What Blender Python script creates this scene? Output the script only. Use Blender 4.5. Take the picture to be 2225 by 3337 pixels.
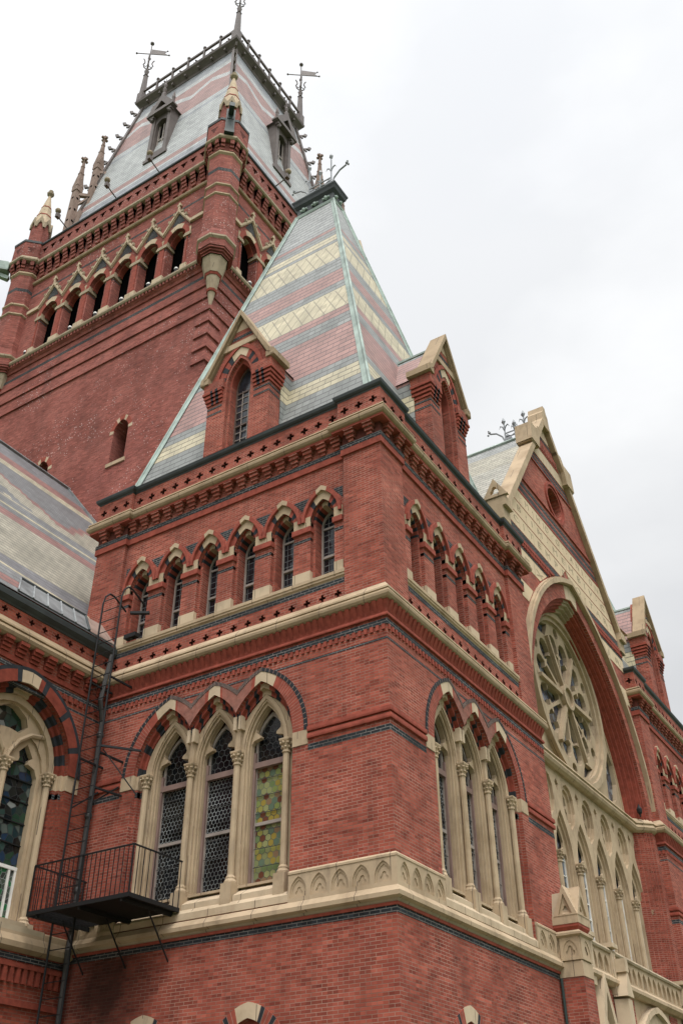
import bpy, math, random
from math import sin, cos, pi, sqrt, acos, atan2, radians, hypot
from mathutils import Matrix, Vector
from mathutils.geometry import tessellate_polygon
random.seed(7)
for _o in list(bpy.data.objects): bpy.data.objects.remove(_o)
SC = bpy.context.scene
COL = SC.collection

# ------------------------------------------------------------ camera
cam_d = bpy.data.cameras.new('camera'); cam = bpy.data.objects.new('camera', cam_d); COL.objects.link(cam)
cam_d.sensor_fit = 'VERTICAL'; cam_d.sensor_height = 36.0; cam_d.lens = 3200.26*36/3337
cam_d.clip_start = 0.1; cam_d.clip_end = 3000
_y, _p, _r = radians(32.3575894), radians(35.7532385), radians(-0.36207819)
_f = Vector((-sin(_y)*cos(_p), cos(_y)*cos(_p), sin(_p))); _rt = Vector((cos(_y), sin(_y), 0)); _u = _rt.cross(_f)
_R = cos(_r)*_rt + sin(_r)*_u; _U = -sin(_r)*_rt + cos(_r)*_u
cam.matrix_world = Matrix(((_R.x,_U.x,-_f.x,8.69977),(_R.y,_U.y,-_f.y,-15.43652),(_R.z,_U.z,-_f.z,1.7),(0,0,0,1)))
SC.camera = cam

# ------------------------------------------------------------ sky, sun, exposure
SUN_EL, SUN_AZ = radians(66), radians(40)      # azimuth measured from -Y (towards the viewer) to +X
W = bpy.data.worlds.new('World'); SC.world = W; W.use_nodes = True
nt = W.node_tree; nt.nodes.clear()
def wn(t, **k):
    n = nt.nodes.new(t)
    for a, b in k.items(): setattr(n, a, b)
    return n
out = wn('ShaderNodeOutputWorld'); bg = wn('ShaderNodeBackground'); bg.inputs[1].default_value = 0.12
sky = wn('ShaderNodeTexSky'); sky.sky_type = 'NISHITA'; sky.sun_disc = False
sky.sun_elevation = SUN_EL; sky.sun_rotation = radians(180)-SUN_AZ; sky.air_density = 1.2; sky.dust_density = 2.0
tc = wn('ShaderNodeTexCoord'); mp = wn('ShaderNodeMapping'); mp.inputs['Scale'].default_value = (1.0, 1.0, 2.1); mp.inputs['Location'].default_value = (0.9, 0.35, 0.2)
n1 = wn('ShaderNodeTexNoise'); n1.inputs['Scale'].default_value = 1.7; n1.inputs['Detail'].default_value = 6; n1.inputs['Roughness'].default_value = 0.5
r1 = wn('ShaderNodeValToRGB'); e = r1.color_ramp.elements
e[0].position = .40; e[0].color = (5.45, 5.53, 5.65, 1); e[1].position = .60; e[1].color = (6.6, 6.65, 6.7, 1)
n2 = wn('ShaderNodeTexNoise'); n2.inputs['Scale'].default_value = 1.1; n2.inputs['Detail'].default_value = 4
r2 = wn('ShaderNodeValToRGB'); e = r2.color_ramp.elements; e[0].position = .30; e[0].color = (.84,)*3+(1,); e[1].position = .52; e[1].color = (.97,)*3+(1,)
mx = wn('ShaderNodeMix', data_type='RGBA')
L = nt.links.new
L(tc.outputs['Generated'], mp.inputs[0]); L(mp.outputs[0], n1.inputs['Vector']); L(mp.outputs[0], n2.inputs['Vector'])
L(n1.outputs[0], r1.inputs[0]); L(n2.outputs[0], r2.inputs[0])
L(r2.outputs[0], mx.inputs['Factor']); L(sky.outputs[0], mx.inputs['A']); L(r1.outputs[0], mx.inputs['B'])
# cloud glow round the sun direction, added out of view to light the walls
dt = wn('ShaderNodeVectorMath', operation='DOT_PRODUCT'); dt.inputs[1].default_value = (sin(SUN_AZ)*cos(SUN_EL), -cos(SUN_AZ)*cos(SUN_EL), sin(SUN_EL)); L(tc.outputs['Generated'], dt.inputs[0])
mr = wn('ShaderNodeMapRange'); mr.inputs['From Min'].default_value = .66; mr.inputs['To Min'].default_value = 1; mr.inputs['To Max'].default_value = 4.6; L(dt.outputs['Value'], mr.inputs['Value'])
# an overcast sky is about three times as bright overhead as at the horizon
sz = wn('ShaderNodeSeparateXYZ'); L(tc.outputs['Generated'], sz.inputs[0])
zr = wn('ShaderNodeMapRange'); zr.inputs['To Min'].default_value = .55; zr.inputs['To Max'].default_value = 1.2; L(sz.outputs[2], zr.inputs['Value'])
pm = wn('ShaderNodeMath', operation='MULTIPLY'); L(mr.outputs[0], pm.inputs[0]); L(zr.outputs[0], pm.inputs[1])
gl = wn('ShaderNodeVectorMath', operation='SCALE'); L(mx.outputs['Result'], gl.inputs[0]); L(pm.outputs[0], gl.inputs['Scale'])
L(gl.outputs[0], bg.inputs[0]); L(bg.outputs[0], out.inputs[0])
sd = bpy.data.lights.new('sun', 'SUN'); sd.energy = 1.1; sd.angle = radians(20); sd.color = (1, .96, .9)
so = bpy.data.objects.new('sun', sd); COL.objects.link(so)
_d = Vector((sin(SUN_AZ)*cos(SUN_EL), -cos(SUN_AZ)*cos(SUN_EL), sin(SUN_EL)))
so.rotation_euler = _d.to_track_quat('Z', 'Y').to_euler(); so.location = _d*60
SC.view_settings.view_transform = 'Standard'; SC.view_settings.look = 'None'
SC.view_settings.exposure = 0.42; SC.view_settings.gamma = 1; SC.view_settings.use_curve_mapping = False

# ------------------------------------------------------------ materials
MATS = {}
class NM:
    def __init__(s, name, rough=.85, spec=.3):
        s.m = bpy.data.materials.new(name); s.m.use_nodes = True; s.t = s.m.node_tree
        s.b = s.t.nodes['Principled BSDF']; s.b.inputs['Roughness'].default_value = rough
        s.b.inputs['Specular IOR Level'].default_value = spec
    def n(s, t, **k):
        n = s.t.nodes.new(t)
        for a, b in k.items(): setattr(n, a, b)
        return n
    def l(s, a, b): s.t.links.new(a, b)
    def math(s, op, a, b=None, c=None):
        n = s.n('ShaderNodeMath', operation=op)
        for i, v in enumerate((a, b, c)):
            if v is None: continue
            if isinstance(v, (int, float)): n.inputs[i].default_value = v
            else: s.l(v, n.inputs[i])
        return n.outputs[0]
    def pos(s):
        if not hasattr(s, 'g'):
            s.g = s.n('ShaderNodeNewGeometry'); s.sp = s.n('ShaderNodeSeparateXYZ'); s.l(s.g.outputs['Position'], s.sp.inputs[0])
            s.sn = s.n('ShaderNodeSeparateXYZ'); s.l(s.g.outputs['True Normal'], s.sn.inputs[0])
            ax = s.math('ABSOLUTE', s.sn.outputs[0]); ay = s.math('ABSOLUTE', s.sn.outputs[1]); az = s.math('ABSOLUTE', s.sn.outputs[2])
            fx = s.math('GREATER_THAN', ax, ay)
            s.u = s.math('ADD', s.math('MULTIPLY', fx, s.sp.outputs[1]), s.math('MULTIPLY', s.math('SUBTRACT', 1, fx), s.sp.outputs[0]))
            hz = s.math('GREATER_THAN', az, .9)
            oth = s.math('ADD', s.math('MULTIPLY', fx, s.sp.outputs[0]), s.math('MULTIPLY', s.math('SUBTRACT', 1, fx), s.sp.outputs[1]))
            s.v = s.math('ADD', s.math('MULTIPLY', hz, oth), s.math('MULTIPLY', s.math('SUBTRACT', 1, hz), s.sp.outputs[2]))
            c = s.n('ShaderNodeCombineXYZ'); s.l(s.u, c.inputs[0]); s.l(s.v, c.inputs[1]); s.uv = c.outputs[0]
        return s.g.outputs['Position']
    def noise(s, scale, detail=4, rough=.55, vec=None):
        n = s.n('ShaderNodeTexNoise'); n.inputs['Scale'].default_value = scale; n.inputs['Detail'].default_value = detail; n.inputs['Roughness'].default_value = rough
        s.l(vec if vec is not None else s.pos(), n.inputs['Vector']); return n.outputs[0]
    def ramp(s, fac, stops, interp='LINEAR'):
        r = s.n('ShaderNodeValToRGB'); r.color_ramp.interpolation = interp; e = r.color_ramp.elements
        while len(e) < len(stops): e.new(0.5)
        for el, (p, c) in zip(e, stops):
            el.position = p; el.color = tuple(c)+(1,) if len(c) == 3 else c
        s.l(fac, r.inputs[0]); return r.outputs[0]
    def mix(s, f, a, b, mode='MIX'):
        n = s.n('ShaderNodeMix', data_type='RGBA', blend_type=mode)
        for k, v in (('Factor', f), ('A', a), ('B', b)):
            if isinstance(v, (int, float)): n.inputs[k].default_value = v
            elif isinstance(v, tuple): n.inputs[k].default_value = v+(1,) if len(v) == 3 else v
            else: s.l(v, n.inputs[k])
        return n.outputs['Result']
    def color(s, c): s.l(c, s.b.inputs['Base Color'])
    def bump(s, h, dist=.01, st=.6):
        b = s.n('ShaderNodeBump'); b.inputs['Distance'].default_value = dist; b.inputs['Strength'].default_value = st
        s.l(h, b.inputs['Height']); s.l(b.outputs[0], s.b.inputs['Normal'])
    def brick(s, w, h, mort, c1, c2, cm, smooth=.1, off=.5, vec=None):
        n = s.n('ShaderNodeTexBrick'); n.offset = off; n.inputs['Scale'].default_value = 1
        n.inputs['Mortar Size'].default_value = mort; n.inputs['Mortar Smooth'].default_value = smooth
        n.inputs['Brick Width'].default_value = w; n.inputs['Row Height'].default_value = h; n.inputs['Bias'].default_value = -.1
        for k, c in (('Color1', c1), ('Color2', c2), ('Mortar', cm)): n.inputs[k].default_value = tuple(c)+(1,)
        s.pos(); s.l(vec if vec is not None else s.uv, n.inputs['Vector']); return n
def brick_mat(name, c1, c2, cm, w=.22, h=.0625, mort=.0055, specks=0., dark=.35, stain=(.05,.03,.025)):
    s = NM(name, .9, .2); s.pos()
    b = s.brick(w, h, mort, c1, c2, cm)
    # per-brick tone: a second brick lookup with whole-cell noise
    wn_ = s.n('ShaderNodeTexWhiteNoise'); wn_.noise_dimensions = '2D'
    row = s.math('FLOOR', s.math('DIVIDE', s.v, h)); half = s.math('MULTIPLY', s.math('MODULO', s.math('ABSOLUTE', row), 2.0), .5)
    cx = s.math('FLOOR', s.math('ADD', s.math('DIVIDE', s.u, w), half))
    cc = s.n('ShaderNodeCombineXYZ'); s.l(cx, cc.inputs[0]); s.l(row, cc.inputs[1]); s.l(cc.outputs[0], wn_.inputs['Vector'])
    tone = s.ramp(wn_.outputs[0], [(0, (.66,.6,.58)), (.2, (.9,.87,.85)), (.7, (1.05,1.05,1.05)), (1, (1.3,1.36,1.38))])
    col = s.mix(1.0, b.outputs['Color'], tone, 'MULTIPLY')
    rp = s.ramp(s.noise(.9, 3), [(.4, (.55,.52,.5)), (.62, (1.15,1.15,1.15))])          # old and renewed pointing
    col = s.mix(b.outputs['Fac'], col, s.mix(1., tuple(cm), rp, 'MULTIPLY'))
    big = s.ramp(s.noise(.55, 5, .6), [(.3, (.74,.73,.73)), (.5, (1,1,1)), (.72, (1.2,1.22,1.22))])
    col = s.mix(1.0, col, big, 'MULTIPLY')
    # streaky run-off stains (stretched downwards)
    mp = s.n('ShaderNodeMapping'); mp.inputs['Scale'].default_value = (1.4, 1.4, .22); s.l(s.pos(), mp.inputs[0])
    st = s.ramp(s.noise(1.1, 5, .6, mp.outputs[0]), [(.52, (0,0,0)), (.75, (1,1,1))])
    col = s.mix(s.math('MULTIPLY', st, dark), col, stain)
    if name == 'red_brick':                              # soot stain with corner shade painted in, below the iron balcony
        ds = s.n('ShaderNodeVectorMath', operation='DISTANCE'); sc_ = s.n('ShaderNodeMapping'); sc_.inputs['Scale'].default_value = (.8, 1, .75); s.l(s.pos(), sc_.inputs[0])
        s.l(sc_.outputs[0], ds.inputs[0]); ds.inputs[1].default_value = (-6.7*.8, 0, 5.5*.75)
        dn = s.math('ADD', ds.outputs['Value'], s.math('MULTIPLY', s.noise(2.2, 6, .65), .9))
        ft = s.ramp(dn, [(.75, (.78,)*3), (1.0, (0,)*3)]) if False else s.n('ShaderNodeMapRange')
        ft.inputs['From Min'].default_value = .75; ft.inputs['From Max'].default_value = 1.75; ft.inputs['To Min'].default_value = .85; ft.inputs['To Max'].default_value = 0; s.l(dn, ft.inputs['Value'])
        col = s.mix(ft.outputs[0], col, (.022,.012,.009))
    if specks:
        v = s.n('ShaderNodeTexVoronoi'); v.inputs['Scale'].default_value = 8.; s.l(s.pos(), v.inputs['Vector'])
        sp = s.math('LESS_THAN', v.outputs['Distance'], s.math('MULTIPLY', s.noise(.45, 3), .31*specks))
        sp = s.math('MULTIPLY', sp, s.math('GREATER_THAN', s.noise(.4, 5), .52))
        col = s.mix(s.math('MULTIPLY', sp, .75), col, (.62,.55,.52))
    s.color(col)
    s.bump(b.outputs['Fac'], -.006, .5)
    MATS[name] = s.m
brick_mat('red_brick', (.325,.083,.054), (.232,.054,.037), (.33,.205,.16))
brick_mat('shaded_hall_brick', (.25,.058,.034), (.19,.042,.026), (.24,.14,.105))  # red brick darkened: the wing wall's shade is put into its colour
brick_mat('tower_brick', (.29,.085,.064), (.215,.063,.049), (.29,.145,.12), specks=1.)
brick_mat('dark_brick', (.030,.034,.038), (.020,.023,.026), (.20,.19,.18), mort=.007, dark=.2)
def plain_brick(name, c, var=.5):
    s = NM(name, .9, .2)
    col = s.mix(1., tuple(c), s.ramp(s.noise(6, 4), [(.3, (1-var*.5,)*3), (.7, (1+var*.5,)*3)]), 'MULTIPLY')
    s.color(col); MATS[name] = s.m
plain_brick('moulded_brick', (.265,.064,.043)); plain_brick('shaded_hall_moulded', (.19,.042,.026)); plain_brick('black_header', (.026,.029,.033)); plain_brick('joint', (.30,.2,.16))  # the hall's moulded brick carries the wing's shade in its colour
plain_brick('shaded_recess_brick', (.10,.03,.022))  # darkened brick: the shade inside holes and gaps is put into the colour
def stone(name, c, amp=.28, grime=.55):
    s = NM(name, .9, .2)
    f = s.ramp(s.noise(1.3, 6, .6), [(.28, (1-amp, 1-amp*1.1, 1-amp*1.25)), (.5, (1,1,1)), (.75, (1+amp*.6, 1+amp*.6, 1+amp*.6))])
    col = s.mix(1., tuple(c), f, 'MULTIPLY')
    mp = s.n('ShaderNodeMapping'); mp.inputs['Scale'].default_value = (1.6, 1.6, .5); s.l(s.pos(), mp.inputs[0])
    g = s.ramp(s.noise(2.2, 6, .65, mp.outputs[0]), [(.55, (0,0,0)), (.78, (1,1,1))])
    col = s.mix(s.math('MULTIPLY', g, grime), col, (.13,.10,.075))
    jt = s.math('LESS_THAN', s.math('FRACT', s.math('ADD', s.math('DIVIDE', s.u, 1.13), s.math('MULTIPLY', s.math('FLOOR', s.math('DIVIDE', s.v, .6)), .37))), .016)
    col = s.mix(s.math('MULTIPLY', jt, .85), col, (.12,.09,.065))
    dn = s.math('MAXIMUM', s.math('MULTIPLY', s.sn.outputs[2], -1), 0)          # mask of downward faces; the darkening it drives has no strength
    col = s.mix(s.math('MULTIPLY', s.math('MULTIPLY', dn, s.noise(3., 4)), .0), col, (.12,.10,.08))
    s.color(col); s.bump(s.noise(25, 3), .004, .4); MATS[name] = s.m
stone('sandstone', (.42,.318,.21)); stone('pale_stone', (.49,.385,.265), .25, .4); stone('brown_stone', (.33,.245,.155), .25, .5); stone('lettered_stone', (.60,.47,.315), .12, .12); stone('grimy_stone', (.36,.29,.20), .3, .6)
stone('iron_grey_stone', (.27,.195,.16), .3, .5); stone('tracery_stone', (.385,.295,.195), .25, .55)
def metal(name, c, rough=.6, met=0., amp=.2, sc=2.):
    s = NM(name, rough, .4); s.b.inputs['Metallic'].default_value = met
    s.color(s.mix(1., tuple(c), s.ramp(s.noise(sc, 5), [(.3, (1-amp,)*3), (.7, (1+amp,)*3)]), 'MULTIPLY')); MATS[name] = s.m
metal('lead_gutter', (.032,.039,.039), .6, 0, .35); metal('copper_green', (.31,.375,.335), .75, 0, .35); metal('black_iron', (.005,.005,.0055), .7)
metal('roof_iron', (.125,.100,.090), .65); metal('cresting_iron', (.24,.25,.26), .55); metal('flashing', (.19,.20,.20), .55, .3, .4)
metal('painted_wood', (.30,.255,.225), .6); metal('dark_wood', (.115,.075,.06), .6); metal('white_frame', (.70,.68,.64), .5); metal('green_bronze', (.02,.036,.032), .6); metal('drain_grey', (.045,.042,.04), .6, 0, .4)
metal('box_frame', (.20,.13,.11), .6); metal('dark_void', (.003,.003,.003), 1.); MATS['dark_void'].node_tree.nodes['Principled BSDF'].inputs['Specular IOR Level'].default_value = 0  # flat black void: stands in for the darkness inside openings and holes
def glass(name, scale, base, lead, colours=None, lw=.06, rnd=0., hexa=False):
    s = NM(name, .12, .5); s.pos()
    if hexa:
        def lat(o):
            x = s.math('SUBTRACT', s.math('FLOORED_MODULO', s.math('ADD', s.math('MULTIPLY', s.u, scale), o*.5), 1.), .5)
            y = s.math('SUBTRACT', s.math('FLOORED_MODULO', s.math('ADD', s.math('MULTIPLY', s.v, scale), o*.866), 1.732), .866); return x, y
        (ax, ay), (bx, by) = lat(0), lat(1)
        da = s.math('ADD', s.math('MULTIPLY', ax, ax), s.math('MULTIPLY', ay, ay)); db = s.math('ADD', s.math('MULTIPLY', bx, bx), s.math('MULTIPLY', by, by))
        k = s.math('LESS_THAN', da, db); nk = s.math('SUBTRACT', 1, k)
        gx = s.math('ADD', s.math('MULTIPLY', k, ax), s.math('MULTIPLY', nk, bx)); gy = s.math('ADD', s.math('MULTIPLY', k, ay), s.math('MULTIPLY', nk, by))
        hx, hy = s.math('ABSOLUTE', gx), s.math('ABSOLUTE', gy)
        hd = s.math('MAXIMUM', hx, s.math('ADD', s.math('MULTIPLY', hx, .5), s.math('MULTIPLY', hy, .866)))
        f = s.math('GREATER_THAN', hd, .5-lw)
        ic = s.n('ShaderNodeCombineXYZ'); s.l(s.math('ROUND', s.math('MULTIPLY', s.math('SUBTRACT', s.math('MULTIPLY', s.u, scale), gx), 2)), ic.inputs[0]); s.l(s.math('ROUND', s.math('MULTIPLY', s.math('SUBTRACT', s.math('MULTIPLY', s.v, scale), gy), 1.1547)), ic.inputs[1])
        wn_ = s.n('ShaderNodeTexWhiteNoise'); wn_.noise_dimensions = '2D'; s.l(ic.outputs[0], wn_.inputs['Vector']); rv = wn_.outputs[0]
    else:
        v = s.n('ShaderNodeTexVoronoi', feature='DISTANCE_TO_EDGE', voronoi_dimensions='2D'); v.inputs['Scale'].default_value = scale; v.inputs['Randomness'].default_value = rnd
        s.l(s.uv, v.inputs['Vector']); f = s.math('LESS_THAN', v.outputs['Distance'], lw)
        v2 = s.n('ShaderNodeTexVoronoi', voronoi_dimensions='2D'); v2.inputs['Scale'].default_value = scale; v2.inputs['Randomness'].default_value = rnd
        s.l(s.uv, v2.inputs['Vector']); sp = s.n('ShaderNodeSeparateColor'); s.l(v2.outputs['Color'], sp.inputs[0]); rv = sp.outputs[0]
    if colours: c = s.ramp(rv, [(i/len(colours), k) for i, k in enumerate(colours)], 'CONSTANT')
    else: c = s.mix(1., base, s.ramp(s.noise(2.5, 3), [(.35, (.5,)*3), (.75, (2.2, 2.3, 2.6))]), 'MULTIPLY')
    ld = s.mix(1., lead, s.ramp(s.noise(1.6, 3), [(.38, (.35,)*3), (.62, (1.25,)*3)]), 'MULTIPLY')
    s.color(s.mix(f, c, ld)); s.l(s.math('ADD', s.math('MULTIPLY', f, .5), .12), s.b.inputs['Roughness'])
    # panes are never quite flat: each leaded piece tilts a little
    s.bump(s.noise(7, 2), .01, .35)
    MATS[name] = s.m
glass('leaded_glass', 10.5, (.005,.006,.007), (.19,.20,.195), hexa=True, lw=.075)
glass('head_glass', 6.5, (.005,.006,.007), (.04,.042,.04), hexa=True, lw=.05)
glass('diamond_glass', 6., (.008,.009,.011), (.15,.15,.15), lw=.045, rnd=0.)
glass('amber_glass', 7.2, None, (.10,.11,.07), [(.27,.25,.07), (.20,.24,.08), (.14,.19,.08), (.29,.22,.05), (.22,.14,.08), (.13,.05,.03), (.26,.27,.12), (.20,.22,.10), (.11,.16,.11)], .055, hexa=True)
glass('figure_glass', 6., None, (.012,.013,.014), [(.012,.03,.035), (.02,.035,.03), (.04,.075,.065), (.09,.11,.10), (.008,.012,.014), (.02,.022,.02), (.02,.04,.075), (.008,.01,.01), (.24,.26,.25), (.02,.05,.03), (.006,.007,.008)], .05, 1.)
glass('green_glass', 9., None, (.20,.21,.20), [(.03,.05,.035), (.05,.06,.05), (.02,.13,.05), (.04,.045,.04), (.06,.08,.06)], .05, 1.)
glass('blue_glass', 4.5, None, (.03,.03,.035), [(.02,.025,.03), (.10,.12,.15), (.04,.05,.09), (.03,.03,.035), (.2,.22,.24), (.02,.02,.03)], .05, .9)
glass('sash_glass', 3., (.02,.022,.025), (.02,.022,.025), lw=.0)
def slate(name, row, wid, z0, z1, bands, zig=(0, 1, 0), zmask=None, scal=None, line=None, base_rough=.62):
    """bands: [(z, colour)] from the bottom; zig=(amplitude, period): saw-tooth edge inside zmask"""
    s = NM(name, base_rough, .45); s.pos()
    row_i = s.math('FLOOR', s.math('DIVIDE', s.v, row)); half = s.math('MULTIPLY', s.math('MODULO', s.math('ABSOLUTE', row_i), 2.0), .5)
    cell = s.math('FLOOR', s.math('ADD', s.math('DIVIDE', s.u, wid), half))
    cc = s.n('ShaderNodeCombineXYZ'); s.l(cell, cc.inputs[0]); s.l(row_i, cc.inputs[1])
    w = s.n('ShaderNodeTexWhiteNoise'); w.noise_dimensions = '2D'; s.l(cc.outputs[0], w.inputs['Vector'])
    # band lookup is made at the row's own height, so a band ends on a course line
    zc = s.math('MULTIPLY', s.math('ADD', row_i, .5), row)
    if zig[0]:
        uc = s.math('MULTIPLY', s.math('SUBTRACT', s.math('ADD', cell, .5), half), wid)
        tri = s.math('PINGPONG', uc, zig[1]*.5)
        off = s.math('MULTIPLY', s.math('SUBTRACT', tri, zig[1]*.25), zig[0]/(zig[1]*.25))
        if zmask:
            msk = None
            for a, b in zmask:
                k = s.math('MULTIPLY', s.math('GREATER_THAN', zc, a), s.math('LESS_THAN', zc, b))
                msk = k if msk is None else s.math('MAXIMUM', msk, k)
            off = s.math('MULTIPLY', off, msk)
        zc = s.math('ADD', zc, off)
    fac = s.math('DIVIDE', s.math('SUBTRACT', zc, z0), z1-z0)
    col = s.ramp(fac, [(max(0, (z-z0)/(z1-z0)), c) for z, c in bands], 'CONSTANT')
    if line:                                              # a pale zig-zag course running through a band
        tri2 = s.math('PINGPONG', s.u, line[2]*.5); d_ = s.math('ABSOLUTE', s.math('SUBTRACT', s.math('SUBTRACT', s.v, line[0]), s.math('MULTIPLY', s.math('SUBTRACT', tri2, line[2]*.25), line[1]/(line[2]*.25))))
        col = s.mix(s.math('LESS_THAN', d_, line[3]), col, line[4])
    tone = s.ramp(w.outputs[0], [(0, (.80,.80,.80)), (.12, (.93,.93,.93)), (.85, (1.05,1.05,1.05)), (1, (1.2,1.2,1.2))])
    col = s.mix(1., col, tone, 'MULTIPLY')
    mps = s.n('ShaderNodeMapping'); mps.inputs['Scale'].default_value = (1.2, 1.2, .3); s.l(s.pos(), mps.inputs[0])
    col = s.mix(1., col, s.ramp(s.noise(.9, 6, .6, mps.outputs[0]), [(.3, (.74,.75,.74)), (.5, (1,1,1)), (.72, (1.13,)*3)]), 'MULTIPLY')
    b = s.brick(wid, row, .012, (1,1,1), (1,1,1), (0,0,0), .3)
    # a slate's lower edge shows as a dark line, its sides as thin joints
    edge = s.math('LESS_THAN', s.math('FRACT', s.math('DIVIDE', s.v, row)), .13)
    ln = s.math('MAXIMUM', s.math('MULTIPLY', edge, .75), s.math('MULTIPLY', b.outputs['Fac'], .6))
    if scal:                                              # bands of large lozenge slates instead of square courses
        k_ = None
        for a, b_ in scal:
            q = s.math('MULTIPLY', s.math('GREATER_THAN', s.v, a), s.math('LESS_THAN', s.v, b_)); k_ = q if k_ is None else s.math('MAXIMUM', k_, q)
        d1 = s.math('LESS_THAN', s.math('FRACT', s.math('ADD', s.math('DIVIDE', s.u, .40), s.math('DIVIDE', s.v, .80))), .10)
        d2 = s.math('LESS_THAN', s.math('FRACT', s.math('SUBTRACT', s.math('DIVIDE', s.u, .40), s.math('DIVIDE', s.v, .80))), .10)
        dl = s.math('MULTIPLY', s.math('MAXIMUM', d1, d2), .5)
        ln = s.math('ADD', s.math('MULTIPLY', k_, dl), s.math('MULTIPLY', s.math('SUBTRACT', 1, k_), ln))
    s.color(s.mix(ln, col, (.045,.045,.045)))
    s.bump(s.math('FRACT', s.math('DIVIDE', s.v, row)), -.02, .6)
    MATS[name] = s.m
GR, GL, PK, YL, YD = (.205,.212,.20), (.27,.275,.265), (.30,.165,.142), (.44,.385,.26), (.255,.235,.18)
slate('pavilion_slate', .215, .42, 18, 33, [(18, GR), (19.85, YL), (20.5, GR), (20.85, PK), (22.65, GR), (23.5, PK), (23.9, YL), (25.07, GR), (25.45, PK), (26.45, GR), (27.15, YL), (28.5, GR), (28.85, YL), (29.2, GR), (29.6, PK), (29.85, GL)],
      scal=[(23.9, 25.07), (27.15, 28.5)])
slate('tower_slate', .30, .5, 45, 63, [(45, (.25,.26,.28)), (49.7, (.38,.39,.385)), (50.15, PK), (50.8, (.365,.375,.365)), (55.1, (.25,.265,.28)), (55.5, (.38,.39,.385)), (56.2, PK), (60.0, (.40,.405,.395)), (60.5, (.26,.27,.285))],
      line=(58.6, .42, 2.9, .27, (.42,.42,.41)))
slate('hall_slate', .19, .30, 12, 27, [(12, (.15,.152,.15)), (13.45, (.21,.10,.085)), (13.85, (.15,.152,.15)), (14.35, (.33,.295,.205)), (14.55, (.13,.13,.135)), (15.4, YD), (18.5, (.21,.10,.085)), (19.0, (.135,.14,.14)), (19.3, (.33,.295,.205)), (19.6, (.135,.14,.14)), (20.1, YD), (21.5, (.21,.10,.085)), (21.9, (.13,.134,.135)), (23.8, (.33,.295,.205)), (24.3, (.21,.10,.085)), (25., (.14,.14,.145))],
      zig=(1.0, 5.4), zmask=[(20.4, 22.9)])
slate('pale_slate', .2, .35, 12, 40, [(12, (.33,.315,.26)), (24, (.35,.325,.25)), (25.6, (.28,.285,.27))])
s = NM('grass_ground', .95, .1)
s.color(s.ramp(s.noise(3., 6), [(.35, (.045,.075,.02)), (.65, (.085,.12,.04))])); MATS['grass'] = s.m
s = NM('paving_ground', .9, .2)
s.color(s.mix(1., (.30,.28,.25), s.ramp(s.noise(4, 6), [(.3, (.8,)*3), (.7, (1.15,)*3)]), 'MULTIPLY')); MATS['paving'] = s.m

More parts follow.
